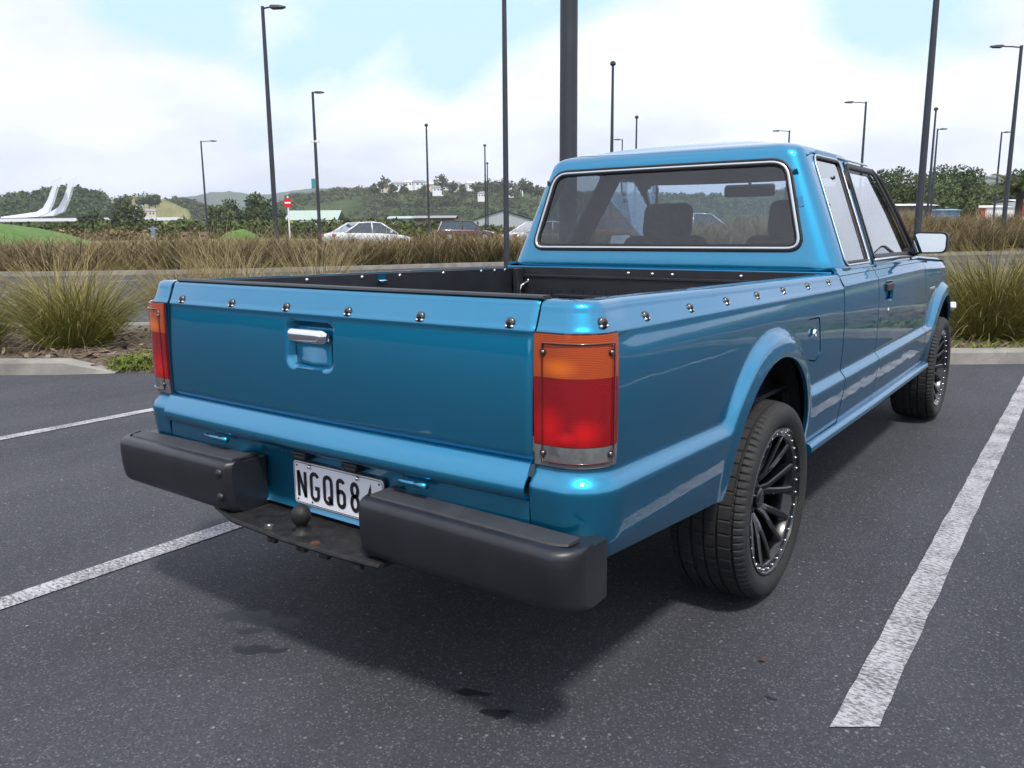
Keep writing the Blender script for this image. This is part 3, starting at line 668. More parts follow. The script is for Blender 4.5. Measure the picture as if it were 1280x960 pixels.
plate_face(k_pts, -.0305, .005, M['ink'], 'plate_surround', plate)
edge = [(x * .985, .496 + (z - .496) * .955) for x, z in pl_pts]
x = -.160
for ch in 'NGQ684':
    gw = .040 if ch in 'NGQ' else .037; gh = .075
    ps = [[(x + px, .4555 + pz) for px, pz in p] for p in glyph(ch, gw - .011, gh)]
    V, F = stroke(ps, .0118, -.0352); mesh_obj('character', V, F, M['ink'], plate, smooth=False); x += .0545
MB().add(*stroke([[*round_poly([(-.1765, .437), (.1765, .437), (.1765, .555), (-.1765, .555)], .012, 6)] + [round_poly([(-.1765, .437), (.1765, .437), (.1765, .555), (-.1765, .555)], .012, 6)[0]]], .0018, -.0348)).build('plate_border', M['ink'], plate)
for (bx, bz, r_) in [(-.108, .549, .0065), (.085, .549, .0065)]:
    MB().lathe([(-.041, .0005), (-.041, r_ * .6), (-.038, r_), (-.034, r_)], 12, 'Y', (bx, 0, bz)).build('plate_bolt', M['chrome'], plate, True)
plate.location = (PX, .040, PZ0 - .496 * PS); plate.scale = (PS, 1, PS)
for (bx, bz) in [(-.165, .546), (-.165, .446), (-.105, .445), (.165, .546), (.165, .446)]:
    MB().lathe([(-.0356, .0003), (-.0356, .0028), (-.034, .0028)], 10, 'Y', (bx, 0, bz)).build('plate_hole', M['ink'], plate)

# --- tail lamps (right then mirrored)
def lamp_part(name, u0, u1, z0, z1, m, parent, o2=.008, du=.008, sx=1, curve=0., thick=.006):
    def fn(u, z):
        x, y, nx, ny = plan(u); o_ = off(y, z * 0 + .76) + o2 - .003 * ((z - .797) / .137) ** 4 - .004 * np.clip((u - .15) / .03, 0, 1)
        zz = z + 0 * curve; return np.stack([x + nx * o_, y + ny * o_, zz], 1)
    P, F = grid(fn, steps(u0, u1, du), steps(z0, z1, .010))
    if sx < 0: P, F = mirror(P, F)
    return solid(mesh_obj(name, P, F, m, parent), thick, ang=50)
def lamp_line(pts, r, parent, sx, name, m, o2=.009):
    V = []
    for (u, z) in pts:
        xx, yy, nx, ny = [float(q[0]) for q in plan(np.array([u]))]; o_ = float(off(np.array([yy]), np.array([.76]))[0]) + o2; V.append((sx * (xx + nx * o_), yy + ny * o_, z))
    return V
for sx in (1, -1):
    base = lamp_part('tail_lamp', .001, .186, .6575, .9355, M['lens_edge'], T, .004, sx=sx)
    base['label'] = 'tail lamp with amber, red and smoked clear lenses'
    U0, U1 = .004, .182
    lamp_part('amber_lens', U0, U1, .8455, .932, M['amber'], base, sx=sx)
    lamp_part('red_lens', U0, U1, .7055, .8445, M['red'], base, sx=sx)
    lamp_part('clear_lens', U0, U1, .661, .7045, M['smoke'], base, sx=sx)
    q = MB(); rect = [(.025, .672), (.165, .672), (.165, .915), (.025, .915)]
    loop = []
    for i in range(4):
        a_, b_ = rect[i], rect[(i + 1) % 4]
        for t in np.linspace(0, 1, 8, endpoint=False): loop.append((a_[0] + (b_[0] - a_[0]) * t, a_[1] + (b_[1] - a_[1]) * t))
    q.tube(lamp_line(loop, 0, base, sx, '', None, .0088), .0019, 5, closed=True); q.build('lens_rib', M['lens_edge'], base, True)
    for (u, z) in [(.027, .897), (.158, .897), (.027, .689), (.158, .689)]:
        c = lamp_line([(u, z)], 0, base, sx, '', None, .0085)[0]; aa = plan(np.array([u])); nrm = Vector((sx * float(aa[2][0]), float(aa[3][0]), 0))
        s_ = MB().lathe([(.0, .0075), (.0015, .0075), (.002, .006), (.0005, .005), (.0005, .0005)], 14, 'X')
        so2 = s_.build('lens_screw', M['snap_dark'], base, True, loc=c); so2.rotation_euler = (0, 0, math.atan2(nrm.y, nrm.x))
        s2 = MB().lathe([(.0005, .004), (.0022, .0038), (.0026, .0004)], 10, 'X'); so3 = s2.build('screw_head', M['galv'], base, True, loc=c); so3.rotation_euler = so2.rotation_euler

# --- canopy snaps
def snap(parent, loc, nrm, s=1):
    b = MB(); 
    b.lathe([(0, .0115), (.0025, .0112), (.0048, .009), (.0055, .0062), (.0057, .0005)], 14, 'X')
    o = b.build('snap_fastener', M['snap'], parent, True, loc=loc); o.rotation_euler = Vector(nrm).to_track_quat('X', 'Z').to_euler()
    c = MB().lathe([(.0052, .0065), (.0068, .0058), (.0070, .0004)], 10, 'X').box((.0035, .0, -.006), (.006, .008, .012)); c2 = c.build('socket', M['snap_dark'], o, True)
    for sg in (-1, 1):
        MB().lathe([(.002, .0040), (.0062, .0034), (.0070, .0004)], 8, 'X', (0, sg * .0072, -.0080)).build('stud', M['chrome'], o, True)
    return o
for x in (-.587, -.342, -.109, .120, .352, .597): snap(gate, (x, float(gate_y(np.array([.948]))[0]) + gY(x) - .0, .948), (0, -1, .15))
for y in (.26, .495, .725, .957, 1.19, 1.44, 1.69):
    z = .951 - .003 * y; snap(bed_side, (X0 + float(off(np.array([y]), np.array([z]))[0]) - .001, y, z), (1, 0, .25))
    snap(bl, (-(X0 + float(off(np.array([y]), np.array([z]))[0]) - .001), y, z), (-1, 0, .25))
for sx, par in ((1, bed_side), (-1, bl)):
    aa = [float(q[0]) for q in plan(np.array([.155]))]; o_ = float(off(np.array([aa[1]]), np.array([.952]))[0])
    snap(par, (sx * (aa[0] + aa[2] * o_), aa[1] + aa[3] * o_, .954), (sx * aa[2], aa[3], .15))

# --- load bed: liner
def liner_wall(pts, z0, z1f): pass
g = MB(); th = .006
liner = MB(); liner.box((0, .93, .615), (1.50, 1.82, .012)); lo = liner.build('bed_liner', M['liner'], T)
def sloped_top(name, x, par, sx):
    V = []; ys = steps(.115, 1.835, .05)
    prof = [(x, .62), (x, .992), (x + sx * .004, .995), (x + sx * .010, .994), (x + sx * .010, .62)]
    for y in ys:
        for (px, pz) in prof: V.append((px, y, pz if pz < .7 else pz - .016 * y))
    k = len(prof); F = [(i * k + j, (i + 1) * k + j, (i + 1) * k + (j + 1) % k, i * k + (j + 1) % k) for i in range(len(ys) - 1) for j in range(k)] + [tuple(range(k)), tuple((len(ys) - 1) * k + j for j in range(k))]
    return solid(mesh_obj(name, V, F, M['liner'], par), 0, ang=30)
lw_l = sloped_top('liner_side', -.698, lo, -1); lw_r = sloped_top('liner_side', .698, lo, 1)
b = MB(); b.box((0, 1.833, .79), (1.39, .012, .36)); b.box((0, 1.826, .93), (1.37, .01, .012)); b.box((-.20, 1.80, .845), (.5, .05, .012)); lf = b.build('liner_front', M['liner'], lo, bev=.002)
b = MB()
for k in range(22): b.box((-.62 + k * .058, 1.8255, .75), (.014, .006, .24))
b.build('liner_ribs', M['liner'], lf)
# corner post gap of the liner at far left: painted post shows
MB().box((-.705, 1.812, .83), (.035, .012, .14)).build('inner_post', M['paint'], lo); MB().box((-.665, 1.80, .80), (.028, .05, .33)).build('liner_corner', M['liner'], lo, bev=.004)
# front rail of the bed
MB().box((0, 1.842, .968), (1.50, .022, .012)).build('bed_front_rail', M['paint'], T, bev=.003)
def screw(par, loc, nrm, r=.0075):
    s = MB().lathe([(0, r), (.002, r), (.0045, r * .7), (.005, .0004)], 12, 'X').build('liner_screw', M['chrome'], par, True, loc=loc); s.rotation_euler = Vector(nrm).to_track_quat('X', 'Z').to_euler(); return s
for y in (.30, .565, .83, 1.035, 1.30, 1.56, 1.66, 1.74): screw(lw_l, (-.698, y, .978 - .012 * y), (1, 0, 0))
for x, z in ((-.096, .952), (.019, .951), (.111, .950), (.407, .951)): screw(lf, (x, 1.826, z), (0, -1, 0))
b = MB(); b.box((-.696, .93, .958), (.006, .045, .030)); b.build('tie_down_slot', M['paint'], lw_l)
b = MB(); b.tube([(-.692, .91, .952), (-.682, .915, .950), (-.682, .945, .950), (-.692, .95, .952)], .004, 6); b.build('tie_down_hook', M['chrome'], lw_l, True)
b = MB(); b.tube([(-.628, 1.822, .90), (-.640, 1.79, .885), (-.646, 1.785, .85), (-.636, 1.80, .825), (-.628, 1.822, .82)], .0055, 8); b.build('tie_hook', M['chrome'], lf, True)
for z in (.907, .815): screw(lf, (-.628, 1.826, z), (0, -1, 0), .008)

# --- cab shell
def Wd(z): return .768 - np.maximum(z - .985, 0) * .42
def ring(z, inset, n=(26, 6, 34)):
    w_ = Wd(z) - inset if z <= 1.43 else Wd(1.43) - inset
    yr = 1.868 + max(z - 1.0, 0) * .16 + inset * (1.0 if z > 1.425 else 1); yf = 3.44 - max(min(z, 1.43) - .985, 0) * 1.30 - inset * 1.15
    rr = max(.02, .105 - max(z - .985, 0) * .085); rr = min(rr, w_ * .9); rf = .10
    pts = []
    ns, nc, nl = 62, 12, 68
    for i in range(ns): t = i / ns; x = -(w_ - rr) + 2 * (w_ - rr) * t; pts.append((x, yr - .022 * (1 - (x / w_) ** 2)))
    yb = yr - .022 * (1 - ((w_ - rr) / w_) ** 2)
    for i in range(nc): a = -PI / 2 + PI / 2 * i / nc; pts.append((w_ - rr + rr * math.cos(a), yb + rr + rr * math.sin(a)))
    y0, y1 = yb + rr, yf - rf - .14
    for i in range(nl): t = i / nl; pts.append((w_ - .0 * t, y0 + (y1 - y0) * t))
    for i in range(nc): a = PI / 2 * i / nc; pts.append((w_ - rf + rf * math.cos(a), y1 + rf * math.sin(a)))
    for i in range(ns): t = i / ns; x = (w_ - rf) - 2 * (w_ - rf) * t; pts.append((x, y1 + rf + .14 * (1 - (x / (w_ - rf)) ** 2)))
    for i in range(nc): a = PI / 2 + PI / 2 * i / nc; pts.append((-w_ + rf + rf * math.cos(a), y1 + rf * math.sin(a)))
    for i in range(nl): t = i / nl; pts.append((-w_, y1 + (y0 - y1) * t))
    for i in range(nc): a = PI + PI / 2 * i / nc; pts.append((-w_ + rr + rr * math.cos(a), yb + rr + rr * math.sin(a)))
    return [(x, y, z) for x, y in pts]
lev = [(z, .008 if z < .97 else 0.002) for z in steps(.62, .96, .03)] + [(z, 0) for z in steps(.978, 1.425, .0125)]
lev += [(1.4350, .003), (1.4450, .009), (1.4545, .019), (1.4630, .034), (1.4700, .054), (1.4760, .082), (1.4810, .12)]
V = []; 
for (z, ins) in lev: V += ring(z, ins)
nr = len(V) // len(lev); F = []
lastring = ring(*lev[-1]); ym = sum(p[1] for p in lastring) / nr
for k_ in (.88, .74, .58, .42, .26, .12):
    V += [(x * k_, ym + (y - ym) * k_, 1.481 + .042 * (1 - k_ ** 2)) for x, y, z in lastring]
nlv = len(V) // nr
for i in range(nlv - 1):
    for j in range(nr): F.append((i * nr + j, i * nr + (j + 1) % nr, (i + 1) * nr + (j + 1) % nr, (i + 1) * nr + j))
V = np.array(V, float)
# lower rings only at the back wall: sides and front below the belt are the panels'
F = [f for f in F if not (max(V[i][2] for i in f) < .985 and (V[list(f)][:, 1].mean() > 2.05))]
rearW = round_poly([(-.632, 1.052), (.632, 1.052), (.540, 1.402), (-.540, 1.402)], [.05, .05, .09, .09], 9)
qW = round_poly([(1.985, 1.003), (2.338, 1.003), (2.452, 1.418), (2.085, 1.418)], [.02, .02, .03, .05], 7)
dW = round_poly([(2.462, 1.003), (3.285, .998), (3.20, 1.225), (3.06, 1.412), (2.575, 1.414)], [.015, .03, .25, .10, .03], 8)
wW = round_poly([(-.62, 1.02), (.62, 1.02), (.50, 1.395), (-.50, 1.395)], [.04, .04, .07, .07], 7)
P, F = cut(V, F, poly_sdf(rearW), (0, 2), .0145, side=lambda P: (P[:, 1] < 1.99) & (P[:, 2] < 1.44))
for w_ in (qW, dW): P, F = cut(P, F, poly_sdf(w_), (1, 2), .0145, side=lambda P: (np.abs(P[:, 0]) > .55) & (P[:, 1] > 1.95) & (P[:, 2] > .98) & (P[:, 2] < 1.44))
P, F = cut(P, F, poly_sdf(wW), (0, 2), .016, side=lambda P: (P[:, 1] > 2.62) & (np.abs(P[:, 0]) < .66) & (P[:, 2] < 1.44))
nv = len(P)
# close the roof centre
loopi = [i for i in range(nv) if P[i][2] > 1.481 + .042 * (1 - .12 ** 2) - 1e-5]
F = list(F) + [tuple(loopi)]
cab = mesh_obj('cab_shell', P, F, [M['paint'], M['cabin']], T)
sm = cab.modifiers.new('s', 'SOLIDIFY'); sm.thickness = .028; sm.offset = -1; sm.material_offset = 1
e_ = cab.modifiers.new('e', 'EDGE_SPLIT'); e_.split_angle = R(42)
cab.data.flip_normals() if False else None
# rim outlines on the shell surface
def rear_y(x, z): 
    w_ = float(Wd(z)); return 1.868 + max(z - 1.0, 0) * .16 - .022 * (1 - (x / w_) ** 2)
def densify(pts, d=.02):
    out = []
    for i in range(len(pts)):
        a = Vector(pts[i]); b = Vector(pts[(i + 1) % len(pts)]); n = max(1, int((b - a).length / d))
        for j in range(n): out.append(tuple(a.lerp(b, j / n)))
    return out
def inset_poly(pts, k):
    c = Vector((sum(p[0] for p in pts) / len(pts), sum(p[1] for p in pts) / len(pts))); out = []; n = len(pts)
    for i in range(n):
        a = Vector(pts[i - 1]); b = Vector(pts[(i + 1) % n]); d = (b - a).normalized(); nr_ = Vector((-d.y, d.x)); p = Vector(pts[i])
        if (c - p).dot(nr_) < 0: nr_ = -nr_
        out.append(tuple(p + nr_ * k))
    return out
def band(outline, k0, k1, pos, name, m, parent, lift0=0., lift1=0.):
    d = densify(outline, .02); A = inset_poly(d, k0); B = inset_poly(d, k1); n = len(d); V = [pos(*p, lift0) for p in A] + [pos(*p, lift1) for p in B]
    F = [(i, (i + 1) % n, n + (i + 1) % n, n + i) for i in range(n)]
    o = mesh_obj(name, V, F, m, parent); s = o.modifiers.new('s', 'SOLIDIFY'); s.thickness = .005; s.offset = 0; return o
posR = lambda x, z, l=0: (x, rear_y(x, z) - l, z)
posS = lambda y, z, l=0: (float(Wd(z)) + l, y, z)
posSm = lambda y, z, l=0: (-float(Wd(z)) - l, y, z)
def windscreen_y(x, z):
    w_ = float(Wd(z)) - .10; yf = 3.44 - max(min(z, 1.43) - .985, 0) * 1.30; return yf - .14 + .14 * (1 - (x / w_) ** 2)
posW = lambda x, z, l=0: (x, windscreen_y(x, z) + l, z)
def pane(outline, pos, name, m, lift=-.004, flip=False):
    pts = inset_poly(outline, .006); xs = [p[0] for p in pts]; zs = [p[1] for p in pts]
    P, F = grid(lambda a, b: np.array([(aa, 0, bb) for aa, bb in zip(a, b)]), np.linspace(min(xs), max(xs), 40), np.linspace(min(zs), max(zs), 20))
    P, F = cut(P, F, poly_sdf(pts), (0, 2), .03, inside=False)
    V = [pos(p[0], p[2], lift) for p in P]
    return mesh_obj(name, V, F, m, T)
rg = pane(rearW, posR, 'rear_window', M['glass'])
band(rearW, -.006, .004, posR, 'rubber_surround', M['rubber'], rg, .0035, .003); band(rearW, .004, .0145, posR, 'bright_moulding', M['bright'], rg, .0065, .005); band(rearW, .0145, .024, posR, 'inner_rubber', M['rubber'], rg, .003, -.002)
for (pp, sgn) in ((posS, 1), (posSm, -1)):
    qg = pane(qW, pp, 'quarter_window', M['glass_side']); band(qW, -.006, .005, pp, 'window_rubber', M['rubber'], qg, .003, .002); 
    band(qW, -.012, -.005, pp, 'bright_moulding', M['bright'], qg, .004, .004)
    dg = pane(dW, pp, 'door_window', M['glass_side'], -.012); band(dW, -.009, .020, pp, 'window_frame', M['rubber'], dg, .004, -.002)
    MB().tube([pp(2.44, 1.000, .006), pp(2.9, 1.0, .006), pp(3.30, .994, .006)], .006, 6).build('belt_moulding', M['bright'], dg, True)
    MB().tube([pp(2.405, .985, .001), pp(2.425, 1.03, .002), pp(2.54, 1.425, .002)], .004, 5).build('door_gap_seal', M['rubber'], dg, True)
    for (y, z) in ((2.285, 1.345), (2.05, 1.224)) if sgn > 0 else ():
        c = MB().lathe([(-.002, .008), (.004, .007), (.005, .0005)], 12, 'X', ).build('window_clip', M['rubber'], qg, True, loc=pp(y, z, 0)); 
    # black front door frame and A pillar outer face
    pts = [pp(3.315, .995, .004), pp(3.225, 1.23, .004), pp(3.125, 1.372, .004), pp(3.05, 1.418, .003)]
    MB().tube(pts, [.018, .016, .013, .006], 8).build('pillar_trim', M['rubber'], dg, True)
    MB().tube([pp(2.98, 1.4355, .003), pp(2.5, 1.437, .003), pp(2.08, 1.437, .002), pp(2.0, 1.42, .002)], .005, 6).build('drip_rail', M['bright'] if 0 else M['paint'], T, True)
pane(wW, posW, 'windscreen', M['glass'], -.004)

# handle, lock, badge, mirror on the door
dh = MB(); hx = X0 + float(off(np.array([2.6]), np.array([.87]), False)[0])
P, F = grid(lambda y, z: np.stack([hx - .016 + 0 * y, y, z], 1), [2.50, 2.70], [.80, .92]); mesh_obj('handle_recess', P, F, M['paint'], door)
MB().box((hx - .002, 2.603, .878), (.022, .138, .034)).build('door_handle', M['black_plastic'], door, bev=.005)
MB().lathe([(-.002, .013), (.005, .012), (.007, .0005)], 14, 'X').build('door_lock', M['chrome'], door, True, loc=(hx + .001, 2.60, .772))
MB().box((X0 + float(off(np.array([3.66]), np.array([.82]), False)[0]) + .001, 3.70, .806), (.006, .13, .014)).build('side_badge', M['bright'], T, bev=.002)
for sx in (1, -1):
    mr_ = round_poly([(.775, 1.008), (.938, 1.012), (.938, 1.112), (.785, 1.116)], [.018, .03, .025, .022], 5)
    def shell(pts, y0, y1, k1):
        c = Vector((.857, 1.062)); k = len(pts); V = [(sx * x, y0, z) for x, z in pts] + [(sx * x, (y0 + y1) / 2, z) for x, z in pts] + [(sx * (c.x + (x - c.x) * k1), y1, c.y + (z - c.y) * k1) for x, z in pts]
        F = [(i, (i + 1) % k, k + (i + 1) % k, k + i) for i in range(k)] + [(k + i, k + (i + 1) % k, 2 * k + (i + 1) % k, 2 * k + i) for i in range(k)] + [tuple(range(2 * k, 3 * k)), tuple(range(k))]
        return V, F
    V, F = shell(mr_, 3.16, 3.235, .75); mo = solid(mesh_obj('side_mirror', V, F, M['black_plastic'], T), 0, ang=40)
    gi = [(.857 + (x - .857) * .90, 1.062 + (z - 1.062) * .86) for x, z in mr_]; k = len(gi)
    V = [(sx * x, 3.150 + (x - .857) * .04 + (z - 1.062) * .045, z) for x, z in gi]; mesh_obj('mirror_glass', V, [tuple(range(k))], M['mirror'], mo, smooth=False)
    MB().tube([(sx * .735, 3.25, 1.005), (sx * .78, 3.225, 1.015), (sx * .81, 3.21, 1.03)], [.03, .02, .02], 8).build('mirror_arm', M['black_plastic'], mo, True)

# bonnet, cowl, nose
def hood(x, y):
    t = (y - 3.33) / 1.36; z = .992 - .045 * np.maximum(y - 3.4, 0) - .09 * np.maximum(y - 4.2, 0) ** 2 + .022 * (1 - (x / .78) ** 2) - .10 * np.maximum(np.abs(x) - .70, 0)
    k = np.maximum(y - 4.0, 0); sc = 1 - (.16 * k ** 2 + .35 * np.maximum(y - 4.45, 0) ** 2) / .77
    return np.stack([x * sc, y, z - .004], 1)
P, F = grid(hood, steps(-.775, .775, .05), steps(3.20, 4.67, .05)); mesh_obj('bonnet', P, F, M['paint'], T)
b = MB(); b.box((0, 4.66, .74), (1.30, .05, .20)); b.build('grille', M['black_plastic'], T, bev=.01)
for sx in (-1, 1): MB().box((sx * .58, 4.655, .76), (.26, .07, .15)).build('headlamp', M['smoke'], T, bev=.02)
MB().tube([(-.70, 4.60, .52), (-.5, 4.68, .52), (.5, 4.68, .52), (.70, 4.60, .52)], .08, 10).build('front_bumper', M['paint'], T, True)
MB().box((.815, 4.375, .655), (.035, .07, .04), Matrix.Rotation(R(25), 3, 'Z') @ Matrix.Rotation(R(-18), 3, 'X')).build('marker_lamp', M['white'], T, bev=.008)

# --- interior
def soft_box(dx, dy, dz, name, loc, m, parent, rx=0, seg=3, bev=.05):
    b = MB().box((0, 0, 0), (dx, dy, dz)); o = mesh_obj(name, b.V, b.F, m, parent, True, loc); o.rotation_euler = (rx, 0, 0)
    bm_ = o.modifiers.new('b', 'BEVEL'); bm_.width = bev; bm_.segments = seg; bm_.use_clamp_overlap = True; return o
for x in (-.34, .34):
    st = soft_box(.48, .13, .50, 'seat', (x, 2.66, .86), M['seat'], T, R(-10), 4, .06)
    hr = soft_box(.27, .10, .19, 'headrest', (0, .0, .325), M['seat'], st, 0, 4, .045)
    soft_box(.50, .50, .14, 'seat_cushion', (0, .30, -.26), M['seat'], st, R(10), 3, .05)
soft_box(1.36, .30, .16, 'dashboard', (0, 3.20, .955), M['cabin'], T, 0, 3, .05)
b = MB(); b.tube([(.34 + .185 * math.cos(a), 2.98 + .05 * math.sin(a), .985 + .165 * math.sin(a)) for a in np.linspace(0, 2 * PI, 25)[:-1]], .014, 8, closed=True); b.box((.34, 2.99, .98), (.34, .03, .04)); b.build('steering_wheel', M['rubber'], T, True)
MB().box((0, 2.5, .52), (1.44, 1.35, .03)).build('cab_floor', M['cabin'], T)
MB().box((0, 1.93, .80), (1.40, .04, .42)).build('rear_bulkhead_trim', M['cabin'], T)
soft_box(.27, .03, .065, 'interior_mirror', (0.02, 2.93, 1.335), M['rubber'], T, 0, 3, .02); 
MB().tube([(.02, 2.95, 1.36), (.0, 2.92, 1.42)], .008, 6).build('mirror_stem', M['rubber'], T, True)
for sx in (-1, 1):
    MB().tube([(sx * .60, 2.53, 1.36), (sx * .66, 2.45, 1.2), (sx * .715, 2.38, 1.02)], .004, 5).tube([(sx * .60, 2.50, 1.38), (sx * .62, 2.47, 1.30)], .018, 6).build('seat_belt', M['rubber'], T, True)
    soft_box(.03, .17, 1.0 * .5, 'door_pillar_trim', (sx * .660, 2.46, 1.20), M['cabin'], T, R(-15), 2, .012).rotation_euler = (R(-15), sx * R(-22.8), 0)

# --- rear bumper
BM = empty('rear_bumper', (0, 0, 0)); BM.parent = T
def bumper_piece(x0, x1, outer):
    """rounded block lofted along x with a wrapped outer end; section in (y,z)"""
    n = 70; V = []; F = []
    def yf(x): return -.122 + .006 * (abs(x) / .82) ** 2
    tt = np.linspace(0, 1, n); tt = np.where(tt > .6, .6 + .4 * np.sin((tt - .6) / .4 * PI / 2), tt); xs = x0 + (x1 - x0) * tt
    sec_n = None; sections = []
    for i, x in enumerate(xs):
        t = abs(x); ztop = .537 - .010 * (t / .82) ** 2; zbot = .392 + .000 * sstep(np.array([(t - .40) / .4]))[0]
        # outer end rounds back in plan, inner end rounds a little
        ro = .060; k_out = max(0, (t - (.822 - ro)) / ro); dy = ro * (1 - math.sqrt(max(0, 1 - min(1, k_out) ** 2)))
        ri = .022; ti = t - min(abs(x0), abs(x1)); k_in = max(0, (ri - ti) / ri); dy += ri * (1 - math.sqrt(max(0, 1 - min(1, k_in) ** 2)))
        f = yf(x) + dy; yb_ = .010 + .020 * sstep(np.array([(t - .60) / .10]))[0]
        r = .018; sec = [(yb_, ztop - .006), (f + .034, ztop - .006), (f + .032, ztop), (f + r, ztop)]
        for a in (60, 30, 0): sec.append((f + r - r * math.cos(R(a)), ztop - r + r * math.sin(R(a))))
        sec += [(f - .001, .49), (f + .001, .45)]
        for a in (0, 30, 60, 90): sec.append((f + .006 + .03 - .03 * math.cos(R(a)), zbot + .03 - .03 * math.sin(R(a))))
        sec += [(yb_, zbot + .004)]
        sections.append((x, sec))
    k = len(sections[0][1])
    for x, sec in sections:
        for (y, z) in sec: V.append((x, y, z))
    F = [(i * k + j, (i + 1) * k + j, (i + 1) * k + (j + 1) % k, i * k + (j + 1) % k) for i in range(n - 1) for j in range(k)]
    F += [tuple(range(k))[::-1], tuple((n - 1) * k + j for j in range(k))]
    if x0 > x1: F = [f[::-1] for f in F]
    return V, F
V, F = bumper_piece(.247, .822, 1); br_ = solid(mesh_obj('bumper_end', V, F, M['black_plastic'], BM), 0, ang=38)
V, F = bumper_piece(-.245, -.822, -1); bl_ = solid(mesh_obj('bumper_end', V, F, M['black_plastic'], BM), 0, ang=38)
for sx, par in ((1, br_), (-1, bl_)):
    V = []; n = 40; xs = np.linspace(.262, .790, n)
    for x in xs:
        f = -.122 + .006 * (x / .82) ** 2 + .034; k_ = max(0, (x - .75) / .04); f += .014 * k_ ** 2; zt = .532 - .010 * (x / .82) ** 2
        bk = -.022 + (.03 if x < .3 else 0) * (1 - (x - .252) / .048 if x < .3 else 0)
        V += [(sx * x, f, zt + .004), (sx * x, f + .003, zt + .009), (sx * x, bk, zt + .009), (sx * x, bk, zt)]
    F = [(i * 4 + j, (i + 1) * 4 + j, (i + 1) * 4 + j + 1, i * 4 + j + 1) for i in range(n - 1) for j in range(3)] + [(0, 1, 2, 3), ((n - 1) * 4, (n - 1) * 4 + 1, (n - 1) * 4 + 2, (n - 1) * 4 + 3)]
    solid(mesh_obj('step_pad', V, F, M['pad'], par), 0, ang=30)
for z in (.503, .437):
    MB().lathe([(0, .012), (.003, .0115), (.007, .007), (.008, .0005)], 16, 'X').build('bumper_bolt', M['black_plastic'], bl_, True, loc=(-.272, -.121, z + .004)).rotation_euler = (0, 0, R(-90))
# tow plate and ball
b = MB()
tp = [(-.40, -.02), (-.36, -.075), (-.22, -.118), (.0, -.130), (.20, -.124), (.32, -.114), (.32, .06), (-.40, .06)]
k = len(tp); b.add([(x, y, .392) for x, y in tp] + [(x, y, .380) for x, y in tp], [tuple(range(k)), tuple(range(2 * k - 1, k - 1, -1))] + [(i, (i + 1) % k, k + (i + 1) % k, k + i) for i in range(k)])
b.tube([(-.395, -.03, .388), (-.355, -.082, .388), (-.22, -.124, .388), (.0, -.136, .388), (.20, -.130, .388), (.32, -.119, .388)], .007, 8)
for (x, y) in [(.06, -.127), (.14, -.125), (-.05, -.130), (.25, -.122)]: b.box((x, y, .374), (.03, .012, .012))
M['towsteel'] = mat('tow_steel', (.010, .010, .012), .6, .4, bump=.8, bscale=60, bdist=.004, col2=(.028, .027, .027), vscale=25)
tow = b.build('tow_plate', M['towsteel'], BM, ang=30)
MB().lathe([(.392, .001), (.392, .030), (.398, .030), (.404, .022), (.409, .0145), (.425, .0145), (.4275, .0175), (.433, .0215), (.441, .0245), (.450, .025), (.459, .023), (.466, .019), (.4715, .0125), (.4742, .006), (.475, .0004)], 28, 'Z', (.010, -.085, -.010)).build('tow_ball', M['towsteel'], BM, True)
MB().lathe([(.3915, .001), (.3935, .001), (.3935, .013), (.3915, .014)], 14, 'Z', (.095, -.115, 0)).build('bolt_hole_rust', M['rust'], tow, False)
MB().lathe([(.392, .012), (.399, .012), (.399, .005), (.394, .0005)], 6, 'Z', (-.085, -.112, 0)).build('tow_bolt', M['galv'], tow, False)

